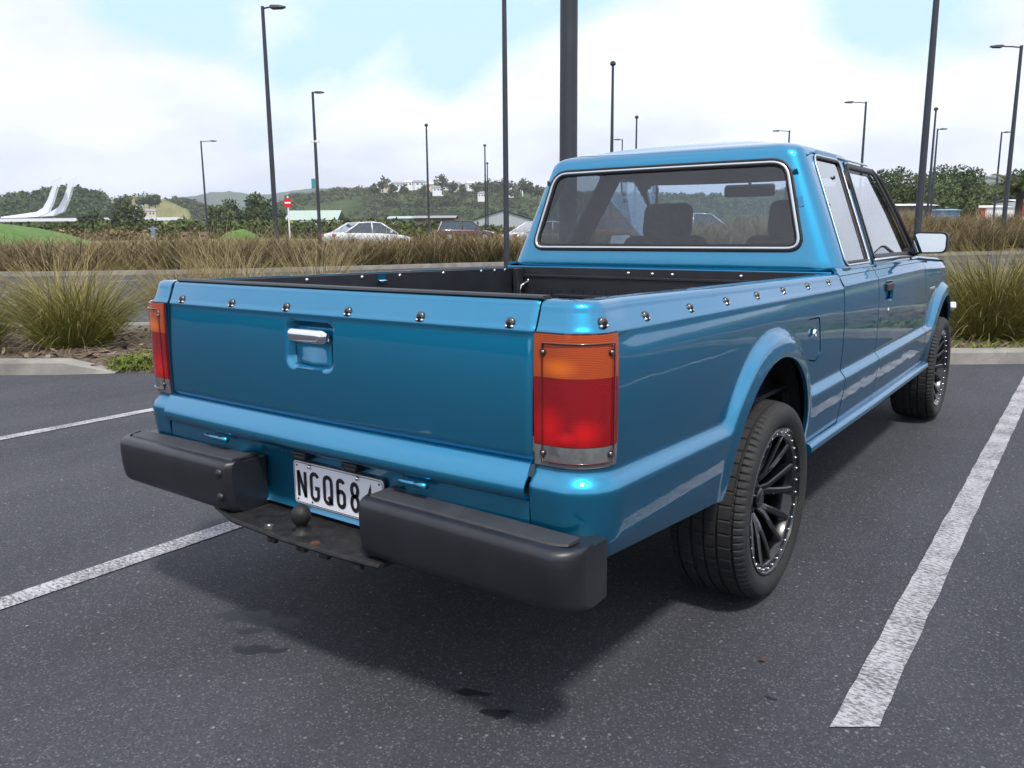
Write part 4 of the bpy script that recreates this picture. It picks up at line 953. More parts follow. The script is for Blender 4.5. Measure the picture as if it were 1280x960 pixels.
# --- wheels
def make_wheel(sx):
    w_ = empty('wheel'); w_.parent = T
    hw = .125; Rr = .327; ri = .243
    prof = []   # (axial, radius), outer face at +hw
    side = [(.096, .238), (.108, .243), (.118, .256), (.1245, .275), (.1245, .292), (.119, .306), (.1115, .314)]
    tread = [(.104, .3185), (.092, .3225), (.0905, .3150), (.0825, .3150), (.081, .3245), (.045, .3268), (.0435, .3185), (.0355, .3185), (.034, .3270), (.004, .3274), (.003, .3190)]
    half = side + tread
    prof = half + [(-a, r) for a, r in half[::-1]]
    nseg = 420
    def dent(i, j):
        # shoulder slits and centre-rib sipes as real notches
        a = prof[i][0]
        if abs(a) > .089 and abs(a) < .115 and j % 5 == 0: return .0055
        if .033 < abs(a) < .083 and (j + int(abs(a) * 240)) % 9 == 0 and prof[i][1] > .32: return .004
        return 0
    tb = MB(); tb.lathe(prof, nseg, 'X', dent=dent)
    tb.build('tyre', M['tyre'], w_, ang=32)
    rb = MB()
    rb.lathe([(.098, .243), (.112, .245), (.1165, .242), (.115, .2375), (.108, .234), (.103, .214), (.098, .210), (.060, .205), (-.02, .200), (-.10, .215), (-.11, .24)], 72, 'X')
    rb.lathe([(-.02, .203), (-.025, .10), (-.03, .04), (-.03, .001)], 48, 'X')
    rb.build('rim', M['rim'], w_, ang=35)
    sp = MB(); ns = 7
    for i in range(ns):
        a0 = 2 * PI * i / ns + .12
        for da, wdt in ((-.20, .024), (.20, .024)):
            pts = [(.035, .050, a0 + da * .5), (.058, .085, a0 + da * .55), (.075, .13, a0 + da * .9), (.092, .185, a0 + da * 1.05), (.100, .212, a0 + da * 1.02)]
            b_ = len(sp.V)
            for (ax, r_, an) in pts:
                er = Vector((0, math.cos(an), math.sin(an))); et = Vector((0, -math.sin(an), math.cos(an))); c = er * r_
                for (t_, dx) in ((-wdt / 2, -.035), (-wdt / 2, -.003), (-wdt * .28, 0.001), (wdt * .28, .001), (wdt / 2, -.003), (wdt / 2, -.035)):
                    sp.V.append((ax + dx, c.y + et.y * t_, c.z + et.z * t_))
            for q in range(len(pts) - 1):
                for j in range(5): sp.F.append((b_ + q * 6 + j, b_ + q * 6 + j + 1, b_ + (q + 1) * 6 + j + 1, b_ + (q + 1) * 6 + j))
        # web joining the pair near the hub
        b_ = len(sp.V)
        for (ax, r_, dd) in ((.028, .045, .10), (.045, .10, .10), (.05, .12, .09)):
            for sg in (-1, 1): an = a0 + sg * dd; sp.V.append((ax, r_ * math.cos(an), r_ * math.sin(an)))
        sp.F += [(b_, b_ + 1, b_ + 3, b_ + 2), (b_ + 2, b_ + 3, b_ + 5, b_ + 4)]
    sp.build('spokes', M['rim'], w_, ang=30)
    MB().lathe([(-.02, .062), (.030, .060), (.040, .052), (.042, .036), (.060, .034), (.064, .028), (.065, .0005)], 32, 'X').build('centre_cap', M['rim'], w_, ang=35)
    rv = None
    for i in range(32):
        a = 2 * PI * (i + .3) / 32; loc = (.106, .2265 * math.cos(a), .2265 * math.sin(a))
        if rv is None: rv = MB().lathe([(0, .0040), (.004, .0040), (.0055, .0026), (.006, .0003)], 8, 'X').build('rivet', M['chrome'], w_, True, loc=loc)
        else: c = rv.copy(); COL.objects.link(c); c.location = loc; c.parent = w_
    for i in range(6):
        a = 2 * PI * i / 6 + .3; MB().lathe([(.03, .008), (.044, .008), (.046, .0005)], 6, 'X', (0, .046 * math.cos(a), .046 * math.sin(a))).build('wheel_nut', M['rim'], w_)
    return w_
wh = make_wheel(1)
wl = [(.722, YA + .045, 0, 0), (.722, YB + .02, 0, .5), (-.722, YA + .045, PI, .2), (-.722, YB + .02, PI, .9)]
for i, (x, y, rz, rot) in enumerate(wl):
    o = wh if i == 0 else dup(wh, T)
    o.location = (x, y, .309); o.rotation_euler = (rot, 0, rz); o.scale = (.945,) * 3
b = MB(); b.tube([(-.6, YA, .327), (-.1, YA, .327), (.1, YA, .327), (.6, YA, .327)], [.04, .045, .045, .04], 10); b.lathe([(-.11, .05), (-.07, .12), (.07, .12), (.11, .05)], 16, 'X', (0, YA, .327)); b.tube([(0, YA + .1, .36), (0, 3.2, .42)], .035, 8)
b.tube([(-.5, .2, .38), (-.5, 1.9, .40), (-.45, 3.3, .40)], .03, 8); b.build('rear_axle', M['dark'], T, True)

# ================================================================== LAMP POSTS
def lamp_post(s, d, h, dia, label, head=0, arm=.55, sq=False, sign=False, group='tall dark car park lamp posts'):
    """head: -1 arm to the left, +1 to the right, 0 small head on top"""
    p = W(s, d); o = empty('lamp_post', p, R(YAW)); tag(o, label, 'lamp post', group)
    n = 16 if dia > .12 else 10
    b = MB(); b.lathe([(-.05, dia * .62), (0.0, dia * .62), (h * .5, dia * .56), (h, dia * .40), (h + .02, .001)], n, 'Z'); b.build('pole', M['pole'], o, ang=35)
    MB().lathe([(-.02, dia * 1.3), (.03, dia * 1.3), (.035, dia * .6)], 12, 'Z').box((dia * .95, 0, .04), (.03, .03, .05)).box((-dia * .95, 0, .04), (.03, .03, .05)).build('base_plate', M['pole'], o)
    if head:
        b = MB(); b.tube([(0, 0, h - .08), (head * arm * .45, 0, h - .04), (head * arm, 0, h - .02)], .03, 6); b.build('arm', M['pole'], o, True)
        b = MB(); V = []; hl = .55
        for (t, w_, hh) in ((0, .10, .05), (.15, .16, .10), (.7, .17, .08), (1, .09, .03)):
            x = head * (arm - .1 + hl * t); V += [(x, -w_, h - .03 - hh * .5), (x, w_, h - .03 - hh * .5), (x, w_ * .8, h - .02 + hh * .5), (x, -w_ * .8, h - .02 + hh * .5)]
        F = [(i * 4 + j, (i + 1) * 4 + j, (i + 1) * 4 + (j + 1) % 4, i * 4 + (j + 1) % 4) for i in range(3) for j in range(4)] + [(0, 1, 2, 3), (12, 13, 14, 15)]
        b.add(V, F); b.build('lamp_head', M['pole'], o, bev=.01)
    else:
        MB().lathe([(h - .02, dia * .5), (h + .03, dia * .95), (h + .12, dia * .95), (h + .20, dia * .5), (h + .21, .001)], 10, 'Z').build('lamp_head', M['pole'], o, ang=35)
    if sign:
        MB().box((-.16, -.06, h * .44), (.32, .03, .55)).build('sign_panel', M['tealsign'], o); MB().box((0, 0, h * .70), (.5, .16, .12)).build('bracket', M['galvpole'], o)
    return o
M['tealsign'] = mat('teal_sign', (.05, .22, .22), .5)
lamp_post(-8.67, 30.6, 9, .15, 'tall lamp post with a head turned right, left of the no entry sign', 1, .35)
lamp_post(-26.45, 72.3, 9, .15, 'thin lamp post with a long arm to the right, behind the tan bins', 1, .9)
lamp_post(-11.14, 48.3, 9, .17, 'lamp post carrying a small teal sign just right of the no entry sign', 1, .2, sign=True)
lamp_post(-6.30, 63.9, 9, .15, 'thin lamp post standing just right of the white sedan', 0)
lamp_post(-2.36, 78.9, 9, .15, 'distant lamp post with a bracket, taller of the pair by the white gabled shed', 0)
lamp_post(-2.70, 99.0, 9, .15, 'distant lamp post, shorter of the pair by the white gabled shed', 0)
lamp_post(-.12, 22.6, 9.2, .125, 'slim lamp post in the rushes just left of the cab, top out of view', 1)
lamp_post(.585, 8.45, 9, .150, 'thick grey lamp post rising right behind the truck cab roof', 1)
lamp_post(5.01, 41.5, 9, .15, 'lamp post with a round top standing above the left half of the cab roof', 0)
lamp_post(9.05, 60.5, 9, .14, 'short looking lamp post above the middle of the cab roof', 0)
lamp_post(9.82, 73.8, 9, .12, 'faintest far lamp post barely showing over the cab roof', -1, .3)
lamp_post(22.61, 68.4, 9, .15, 'lamp post top with arm to the left, above the right corner of the cab roof', -1, .9)
lamp_post(22.45, 53.6, 9, .15, 'lamp post with a long arm to the left, above the door window', -1, .9)
lamp_post(10.62, 21.6, 9.4, .150, 'thick lamp post rising out of view from the brown rushes right of the truck', -1)
lamp_post(28.95, 57.7, 9, .15, 'thin plain lamp post close behind the thick one right of the truck', 0)
lamp_post(34.44, 68.1, 9, .15, 'thin lamp post with a short head turned right, in front of the dark trees', 1, .3)
lamp_post(41.14, 70.7, 9, .15, 'lamp post in front of the white part of the red store', 1, .3)
lamp_post(22.55, 37.9, 9, .17, 'lamp post with an arm to the left near the palm at the right edge', -1, .9)

# ================================================================== PLANTS
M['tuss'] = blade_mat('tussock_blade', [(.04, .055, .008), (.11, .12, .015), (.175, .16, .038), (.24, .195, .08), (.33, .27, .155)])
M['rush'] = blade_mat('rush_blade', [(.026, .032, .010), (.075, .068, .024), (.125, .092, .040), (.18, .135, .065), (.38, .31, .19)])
def blades(n, cx, cy, r, h, lean, wd, bend, tint0, tint1, seg=5, cz=0., straight=.0, stalk=.0):
    """n grass blades from one root patch; returns verts, faces, tint per vertex"""
    a = RNG.random(n) * 2 * PI; q = np.sqrt(RNG.random(n)) ; L_ = h * (.55 + .5 * RNG.random(n)); ln = lean * (.15 + .95 * q) + RNG.normal(0, .05, n)
    bx = cx + r * q * np.cos(a); by = cy + r * q * np.sin(a); wv = wd * (.7 + .6 * RNG.random(n)); pa = a + RNG.normal(0, .45, n); fa = RNG.random(n) * PI
    bd = bend * (.3 + RNG.random(n)); t0 = RNG.random(n) * .35
    V = np.zeros((n, seg + 1, 2, 3)); T_ = np.zeros((n, seg + 1, 2))
    for k in range(seg + 1):
        t = k / seg; ang = ln + bd * t * t
        rad = L_ * t * np.sin(ang); z = cz + L_ * t * np.cos(ang)
        x = bx + rad * np.cos(pa); y = by + rad * np.sin(pa); w_ = wv * (1 - t ** 2 * .85)
        for s_, sg in ((0, -.5), (1, .5)):
            V[:, k, s_, 0] = x + sg * w_ * np.cos(fa); V[:, k, s_, 1] = y + sg * w_ * np.sin(fa); V[:, k, s_, 2] = z
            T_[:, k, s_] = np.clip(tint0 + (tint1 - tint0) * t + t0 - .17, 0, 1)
    base = np.arange(n)[:, None] * (seg + 1) * 2 + np.arange(seg)[None] * 2
    F = np.stack([base, base + 1, base + 3, base + 2], -1).reshape(-1, 4)
    return V.reshape(-1, 3), F, T_.reshape(-1)
def fast_mesh(name, V, F, T_, m, parent=None):
    me = bpy.data.meshes.new(name); me.vertices.add(len(V)); me.vertices.foreach_set('co', V.astype(np.float32).ravel())
    me.loops.add(F.size); me.loops.foreach_set('vertex_index', F.astype(np.int32).ravel()); me.polygons.add(len(F))
    me.polygons.foreach_set('loop_start', np.arange(0, F.size, F.shape[1], dtype=np.int32)); me.polygons.foreach_set('loop_total', np.full(len(F), F.shape[1], np.int32))
    me.update(calc_edges=True)
    if T_ is not None:
        at = me.color_attributes.new('tint', 'FLOAT_COLOR', 'POINT'); c = np.ones((len(V), 4), np.float32); c[:, :3] = T_[:, None] if T_.ndim == 1 else T_; at.data.foreach_set('color', c.ravel())
    me.materials.append(m); me.shade_smooth()
    o = bpy.data.objects.new(name, me); COL.objects.link(o)
    if parent: o.parent = parent
    return o
class Acc:
    def __init__(s): s.V = []; s.F = []; s.T = []; s.n = 0
    def add(s, V, F, T_): s.V.append(V); s.F.append(F + s.n); s.T.append(T_); s.n += len(V)
    def build(s, name, m, parent=None): return fast_mesh(name, np.concatenate(s.V), np.concatenate(s.F), np.concatenate(s.T), m, parent)
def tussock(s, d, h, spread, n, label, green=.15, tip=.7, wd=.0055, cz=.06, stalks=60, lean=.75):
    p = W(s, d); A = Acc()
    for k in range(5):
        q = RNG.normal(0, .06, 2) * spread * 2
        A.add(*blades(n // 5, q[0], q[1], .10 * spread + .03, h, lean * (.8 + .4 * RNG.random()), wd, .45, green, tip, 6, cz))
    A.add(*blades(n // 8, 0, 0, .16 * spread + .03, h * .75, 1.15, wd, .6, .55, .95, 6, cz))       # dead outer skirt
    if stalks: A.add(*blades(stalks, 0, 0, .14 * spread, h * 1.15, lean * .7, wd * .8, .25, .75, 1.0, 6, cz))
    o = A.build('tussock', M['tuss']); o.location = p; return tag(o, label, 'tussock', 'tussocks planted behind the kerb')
tussock(-4.15, 7.75, 1.14, 1.15, 1500, 'large green fountain shaped tussock left of the tail lamp, behind the kerb end')
tussock(-5.25, 7.7, .95, .8, 1300, 'green tussock cut off by the left edge of the photo', .1, .6)
tussock(-3.45, 8.6, 1.0, .7, 1000, 'sparse upright tussock right behind the left tail lamp', .3, .8, stalks=70, lean=.5)
tussock(-2.75, 8.9, .95, .6, 800, 'straw coloured tussock showing over the left end of the tailgate', .45, .95, stalks=80, lean=.5)
tussock(-3.25, 9.15, 1.25, .8, 420, 'tall pale stalks rising just left of the tailgate corner', .5, 1.0, stalks=170, lean=.42)
tussock(-2.2, 9.2, 1.22, .8, 420, 'tall pale stalks showing over the left quarter of the tailgate', .5, 1.0, stalks=170, lean=.42)
tussock(-5.0, 8.9, 1.1, .8, 500, 'straw tipped tussock behind the large green one', .4, 1.0, stalks=120, lean=.5)
tussock(-6.9, 8.6, .95, .8, 1200, 'tussock beyond the left edge behind the kerb', .2, .8)
tussock(4.55, 7.75, 1.22, 1.05, 2600, 'tall brown and green tussock at the right edge behind the kerb', .22, .72, lean=.6, stalks=110)
tussock(3.75, 8.3, .80, 1.0, 1500, 'low arching tussock right of the front wheel', .12, .62, stalks=60, lean=1.0)
tussock(5.6, 8.5, 1.15, 1.0, 1800, 'tussock just beyond the right edge', .3, .8)
tussock(3.95, 9.1, 1.0, .7, 260, 'thin pale stalks standing over the low tussock', .8, 1.0, stalks=200, lean=.45)
# low green ground cover along the kerb
A = Acc()
M['weed'] = blade_mat('weed_leaf', [(.05, .08, .012), (.10, .14, .02), (.16, .19, .035), (.20, .20, .06), (.22, .17, .08)])
for k in range(900):
    s_, d_ = 1.2 + RNG.random() * 8, 6.98 + RNG.random() ** 1.5 * .75; p = W(s_, d_)
    A.add(*blades(16, p.x, p.y, .07, .10 + .10 * RNG.random(), 1.0, .016, .8, .15 + .2 * RNG.random(), .6, 3, .05))
for k in range(700):
    s_, d_ = -3.45 + RNG.random() * 2.4, 6.80 + RNG.random() ** 1.3 * .60; p = W(s_, d_)
    A.add(*blades(16, p.x, p.y, .06, .05 + .05 * RNG.random(), 1.0, .010, .8, .1 + .2 * RNG.random(), .5, 3, .02 if d_ < 6.9 else .06))
for k in range(60):
    s_, d_ = -6.0 + RNG.random() * 1.1, 7.0 + RNG.random() * .3; p = W(s_, d_)
    A.add(*blades(16, p.x, p.y, .06, .07, 1.0, .010, .8, .1, .5, 3, .06))
tag(A.build('ground_cover', M['weed']), 'low bright green weeds growing along the kerb', 'ground cover', kind='stuff')
# dead leaves and bark bits on the mulch
A = Acc(); n = 2600
V = np.zeros((n, 4, 3)); 
for k in range(n):
    s_ = RNG.uniform(-7.5, 8); d_ = RNG.uniform(6.95, 9.5); p = W(s_, d_); a = RNG.random() * PI; l = .02 + .05 * RNG.random(); w_ = .008 + .012 * RNG.random(); z = .10 + .02 * RNG.random(); tz = RNG.normal(0, .012)
    for j, (u, v) in enumerate(((-1, -1), (1, -1), (1, 1), (-1, 1))): V[k, j] = (p.x + u * l * math.cos(a) - v * w_ * math.sin(a), p.y + u * l * math.sin(a) + v * w_ * math.cos(a), z + u * tz)
M['chip'] = blade_mat('bark_chip', [(.05, .03, .02), (.10, .07, .045), (.17, .13, .09), (.26, .21, .15)])
tag(fast_mesh('bark_litter', V.reshape(-1, 3), np.arange(n * 4).reshape(n, 4), np.repeat(RNG.random(n), 4), M['chip']), 'pale and brown bark chips on the planting bed', 'bark chips', kind='stuff')

# ---- rush bank beyond the second car park lane
bank = [(-45, 22.6, 0.0), (-12.5, 23.6, .0), (-8, 24.3, .0), (0, 28.2, .05), (10, 31, .35), (20, 35.5, .62), (45, 40, .75)]   # s, front d, mound height
bs, bd, bh = (np.array(q, float) for q in zip(*bank))
def bankz(s, t):  # t 0 front .. 1 back
    return np.interp(s, bs, bh) * np.sin(np.clip(t * 1.3, 0, 1) * PI / 2) + .10
P, F = grid(lambda u, v: np.stack([C0.x + RT.x * u + FW.x * (np.interp(u, bs, bd) + v * 9), C0.y + RT.y * u + FW.y * (np.interp(u, bs, bd) + v * 9), bankz(u, v)], 1), np.linspace(-45, 45, 90), np.linspace(0, 1, 12))
mesh_obj('planting_bank', P, F, M['bark'])['kind'] = 'structure'
V = []; F = []
for i, s_ in enumerate(np.linspace(-45, 45, 120)):
    d_ = float(np.interp(s_, bs, bd))
    for (q, z) in ((-.16, -.02), (-.15, .12), (0.01, .125), (.02, .0)): p = W(s_, d_ + q); V.append((p.x, p.y, z))
F = [(i * 4 + j, (i + 1) * 4 + j, (i + 1) * 4 + j + 1, i * 4 + j + 1) for i in range(119) for j in range(3)]
mesh_obj('kerb', V, F, M['concrete'], smooth=False)['kind'] = 'structure'
A = Acc()
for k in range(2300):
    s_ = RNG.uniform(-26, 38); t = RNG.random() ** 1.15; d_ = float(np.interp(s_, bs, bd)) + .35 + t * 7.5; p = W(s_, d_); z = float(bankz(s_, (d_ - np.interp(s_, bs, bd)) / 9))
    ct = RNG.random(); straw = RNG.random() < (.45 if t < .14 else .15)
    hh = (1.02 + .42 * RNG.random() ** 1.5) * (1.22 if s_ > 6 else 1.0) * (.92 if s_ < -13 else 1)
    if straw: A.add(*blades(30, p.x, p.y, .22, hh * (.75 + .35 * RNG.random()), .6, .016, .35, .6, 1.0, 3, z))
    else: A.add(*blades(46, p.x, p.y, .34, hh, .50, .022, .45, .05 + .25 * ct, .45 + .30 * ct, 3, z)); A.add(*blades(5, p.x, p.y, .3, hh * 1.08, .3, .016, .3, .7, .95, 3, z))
tag(A.build('rushes', M['rush']), 'wide bank of brown and straw coloured rushes between the car park lanes', 'rushes', kind='stuff')

# ================================================================== MID GROUND
M['leafdark'] = blade_mat('dark_leaf', [(.016, .032, .010), (.038, .062, .020), (.066, .095, .032), (.10, .125, .045)])
M['leafmid'] = blade_mat('mid_leaf', [(.02, .035, .01), (.045, .065, .02), (.075, .095, .03), (.11, .12, .045)])
M['trunk'] = mat('bark', (.06, .045, .035), .9, var=.4, vscale=4)
def leaf_cloud(blobs, n, size, squash=.8):
    """leaf-sized faces scattered through the volume of several uneven lobes"""
    bl_ = np.array(blobs, float); wgt = bl_[:, 3] ** 2; wgt /= wgt.sum(); idx = RNG.choice(len(bl_), n, p=wgt)
    v = RNG.normal(size=(n, 3)); v /= np.linalg.norm(v, axis=1, keepdims=True); r = RNG.random(n) ** .35
    c = bl_[idx, :3] + v * (r * bl_[idx, 3])[:, None] * np.array([1, 1, squash])
    a = RNG.normal(size=(n, 3)); a /= np.linalg.norm(a, axis=1, keepdims=True); b = np.cross(a, RNG.normal(size=(n, 3))); b /= np.linalg.norm(b, axis=1, keepdims=True)
    s_ = size * (.6 + .8 * RNG.random(n))[:, None]
    V = np.stack([c - a * s_, c + b * s_ * .55, c + a * s_, c - b * s_ * .55], 1)
    T_ = np.repeat(np.clip(.35 + .35 * RNG.random(len(bl_))[idx] + RNG.normal(0, .15, n), 0, 1), 4)
    return V.reshape(-1, 3), np.arange(n * 4).reshape(n, 4), T_
def tree(s, d, h, w_, label, group, m='leafdark', n=2200, leaf=.28, base=0, z0=0):
    o = empty('tree', W(s, d, z0)); tag(o, label, 'tree', group)
    b = MB(); b.tube([(0, 0, -.3), (RNG.normal(0, .1), 0, h * .35), (RNG.normal(0, .3), RNG.normal(0, .3), h * .75)], [h * .03, h * .022, h * .008], 7)
    for k in range(4):
        a = RNG.random() * 2 * PI; b.tube([(0, 0, h * .3), (w_ * .22 * math.cos(a), w_ * .22 * math.sin(a), h * .5), (w_ * .38 * math.cos(a), w_ * .38 * math.sin(a), h * .68)], [h * .014, h * .01, h * .004], 5)
    b.build('trunk', M['trunk'], o, True)
    bl_ = []
    for k in range(13):
        a = RNG.random() * 2 * PI; q = math.sqrt(RNG.random()) * w_ * .36; z = h * (.34 + .50 * RNG.random()) * (1 - .25 * (q / (w_ * .36)) ** 2); bl_.append((q * math.cos(a), q * math.sin(a), z, w_ * (.12 + .10 * RNG.random())))
    bl_.append((0, 0, h * .82, w_ * .16)); bl_.append((0, 0, h * .5, w_ * .26))
    fast_mesh('crown', *leaf_cloud(bl_, n, leaf), M[m], o); return o
gT = 'dark evergreen trees behind the rush bank on the right'
for (px, d, h, w_, lab, mm) in [
    (1104, 165, 12.5, 9, 'dark tree nearest the windscreen pillar', 'leafdark'), (1122, 158, 12.3, 9, 'rounded dark tree second from the windscreen pillar', 'leafdark'), (1130, 140, 8.0, 7, 'lower bushy mid green tree left of the thick lamp post', 'leafmid'),
    (1141, 160, 11.3, 8, 'dark tree just left of the thick lamp post', 'leafdark'), (1163, 150, 10, 9, 'broad dark green tree directly behind the thick lamp post', 'leafdark'), (1174, 162, 13.2, 9, 'tallest dark tree, right of the thick lamp post', 'leafdark'),
    (1196, 158, 12.6, 10, 'broad dark tree above the left end of the red store', 'leafdark'), (1214, 160, 12.2, 9, 'dark tree above the white fascia of the store', 'leafdark'), (1178, 132, 7.0, 9, 'low round tree in front of the tall dark trees', 'leafdark'), (1230, 158, 8.6, 7, 'shorter dark tree sloping down to the far blue ridge', 'leafdark'),
    (1246, 160, 9.0, 7, 'small dark tree left of the palm', 'leafdark'), (1268, 158, 11.4, 10, 'tall dark tree right behind the palm', 'leafdark'), (1206, 128, 5.0, 3, 'small slim tree in front of the white wall of the store', 'leafmid'), (1290, 160, 11, 11, 'dark tree beyond the palm at the edge', 'leafdark'), (1150, 148, 7.2, 9, 'wide low dark tree behind the blue shed', 'leafdark')]:
    tree((px - 640) / 1035 * d, d, h + 1.0, w_ * 1.5, lab, gT, mm, 5200, .27)
# palm at the right edge
po = empty('palm', W(26.9, 44, .3)); tag(po, 'palm with arching green fronds at the right edge', 'palm tree')
MB().lathe([(-.2, .24), (.4, .20), (2.2, .17), (2.5, .20), (2.8, .1)], 12, 'Z').build('trunk', M['trunk'], po, True)
A = Acc()
for k in range(34):
    a = 2 * PI * k / 34 + RNG.random() * .3; el = R(RNG.uniform(0, 80)); L_ = 1.7 + .5 * RNG.random(); pts = []
    for i in range(9):
        t = i / 8; ang = el - t * t * 1.3; pts.append(Vector((math.cos(a) * L_ * t * math.cos(el * .7), math.sin(a) * L_ * t * math.cos(el * .7), 2.7 + L_ * t * math.sin(el) - .9 * t * t)))
    V = []; F = []
    for i in range(8):
        for sg in (-1, 1):
            for q in range(3):
                p = pts[i].lerp(pts[i + 1], q / 3); sd = Vector((-math.sin(a), math.cos(a), 0)) * sg; l = .42 * (1 - abs(i / 8 - .4)); tip = p + sd * l + (pts[i + 1] - pts[i]) * 1.1 + Vector((0, 0, -.12)); b_ = len(V); e_ = (pts[i + 1] - pts[i]) * .12
                V += [tuple(p - e_), tuple(p + e_), tuple(tip), tuple(tip)]; F.append((b_, b_ + 1, b_ + 2, b_ + 3))
    A.add(np.array(V), np.array(F), np.full(len(V), .5 + .5 * RNG.random()))
A.build('fronds', M['leafmid'], po)
# clump of trees left of the tall lamp post and other mid distance trees
for (s, d, h, w_, lab) in [(-84, 250, 12, 16, 'dark tree clump between the two left lamp posts, left half'), (-76, 250, 14, 16, 'dark tree clump between the two left lamp posts, right half'), (-120, 260, 12, 12, 'small tree left of the tan bins, beyond the bridge'), (-128, 255, 9, 10, 'low tree beyond the bridge deck end')]:
    tree(s, d, h, w_, lab, 'dark trees beyond the hedge on the left', 'leafdark', 2200, .5)
# hedge / scrub band at left and centre (a mass)
A = Acc(); bl_ = []
for k in range(330):
    s_ = RNG.uniform(-95, 12); d_ = 96 + RNG.random() * 14; p = W(s_, d_); hh = np.interp(s_, [-95, -60, -20, 12], [1.5, 2.6, 2.6, 1.2]) * (.8 + .4 * RNG.random()); bl_.append((p.x, p.y, hh * .45, hh * .62))
A.add(*leaf_cloud(bl_, 60000, .26, .9)); tag(A.build('scrub', M['leafmid']), 'dark green scrub in a long belt below the hills', 'scrub', kind='stuff')
A = Acc(); bl_ = []
for k in range(140):
    s_ = RNG.uniform(-100, -40); p = W(s_, 92 + RNG.random() * 6); hh = 1.7 * (.8 + .4 * RNG.random()); bl_.append((p.x, p.y, hh * .4, hh * .7))
A.add(*leaf_cloud(bl_, 16000, .2, .9)); tag(A.build('brown_scrub', M['rush']), 'brown low scrub in front of the green belt', 'scrub', kind='stuff')

# grassy mounds
def mound(name, s, d, ls, ld, h, m, lab=None):
    P, F = grid(lambda u, v: np.stack([C0.x + RT.x * (s + u * ls) + FW.x * (d + v * ld), C0.y + RT.y * (s + u * ls) + FW.y * (d + v * ld), h * np.clip(1 - (u ** 2 + v ** 2), 0, 1) ** .8 * (1 + .05 * np.sin(u * 9) * np.cos(v * 7)) + .02], 1), np.linspace(-1, 1, 50), np.linspace(-1, 1, 30))
    o = mesh_obj(name, P, F, m); o['kind'] = 'structure'; return o
M['lawn'] = mat('lawn', (.05, .12, .015), .9, col2=(.09, .17, .03), vscale=1.2, bump=1, bscale=6, bdist=.15)
mound('grass_mound', -33, 46, 10.5, 9, 2.1, M['lawn'])
mound('grass_mound', -21.6, 66, 2.1, 2.5, 1.45, M['lawn'])
M['meadow'] = mat('dry_meadow', (.10, .12, .035), .95, col2=(.16, .15, .06), vscale=.4)
mound('meadow', -26, 70, 30, 14, .7, M['meadow'])

# ---- hills
def hill(name, D, ridge, depth, m, seed=0, rough=1., n=160, foot=.3):
    """ridge: (pixel x, pixel y) of the skyline turned into real heights at distance D"""
    rg = np.array(ridge, float); r2 = np.random.default_rng(seed)
    pts = []
    for (u, v) in rg:
        pts.append(far_at(u, v + (4 if 'forest' in m.name else 0), D))
    ss, zz_ = np.array(pts).T
    S_ = np.linspace(ss[0], ss[-1], n); Z = np.interp(S_, ss, zz_); nd = 26; V = []
    noise = r2.normal(0, 1, (n, nd)); 
    for q in range(2): noise = (noise + np.roll(noise, 1, 0) + np.roll(noise, -1, 0) + np.roll(noise, 1, 1)) / 2.6
    for i in range(n):
        for j in range(nd):
            t = j / (nd - 1); pr = sstep(np.array([t / .55]))[0] if t < .55 else 1 - .6 * sstep(np.array([(t - .55) / .45]))[0]
            dd = D - depth * .55 + depth * t; z = Z[i] * pr * (dd / D if t < .55 else 1) + noise[i, j] * rough * D * .0009 * min(1, pr * 1.5) - (3 if t in (0, 1) else 0)
            p = W(S_[i] * dd / D, dd); V.append((p.x, p.y, z))
    F = [(i * nd + j, (i + 1) * nd + j, (i + 1) * nd + j + 1, i * nd + j + 1) for i in range(n - 1) for j in range(nd - 1)]
    o = mesh_obj(name, V, F, m); o['kind'] = 'structure'; return o
def wood(name, c1, c2, vs): return mat(name, c1, .95, spec=.1, col2=c2, vscale=vs, bump=1, bscale=vs * 3, bdist=3)
M['bush'] = wood('forest', (.012, .028, .010), (.030, .052, .018), .05)
M['bush2'] = wood('forest_light', (.022, .040, .014), (.060, .078, .026), .022)
M['field'] = wood('pasture', (.12, .13, .05), (.20, .19, .09), .03)
M['farridge'] = wood('far_ridge', (.03, .05, .03), (.05, .07, .04), .004)
hill('hill', 700, [(-260, 272), (-150, 262), (-60, 250), (0, 243), (20, 241), (40, 238), (60, 234), (80, 230), (100, 233), (115, 237), (128, 240), (137, 248), (142, 262), (146, 286)], 260, M['bush'], 1, 1.0)
hill('hill', 850, [(120, 270), (138, 250), (165, 245), (185, 246), (200, 248), (215, 252), (235, 262), (250, 286)], 200, M['field'], 2, .6)
hill('hill', 1000, [(196, 286), (204, 256), (208, 248), (222, 244), (235, 247), (250, 252), (268, 259), (290, 264), (320, 286)], 240, M['bush'], 3)
hill('ridge', 3600, [(120, 262), (200, 252), (235, 246), (262, 241), (285, 239), (310, 242), (335, 243), (360, 239), (380, 236), (405, 235), (430, 237), (470, 242), (520, 250)], 900, M['farridge'], 4, .5)
hill('hill', 1050, [(310, 286), (340, 262), (352, 250), (362, 243), (380, 240), (402, 238), (430, 235), (470, 234), (500, 232), (540, 231), (580, 229), (610, 228), (640, 232), (665, 234), (700, 238), (760, 240), (830, 243), (900, 240), (980, 236), (1060, 232), (1100, 240)], 420, M['bush2'], 5, 1.2, 260)
hill('hill', 900, [(1000, 250), (1080, 236), (1130, 240), (1200, 250), (1330, 252), (1500, 262)], 260, M['bush'], 6)
hill('ridge', 3000, [(1120, 250), (1190, 228), (1225, 218), (1255, 222), (1300, 228), (1420, 240)], 700, M['farridge'], 7, .5)
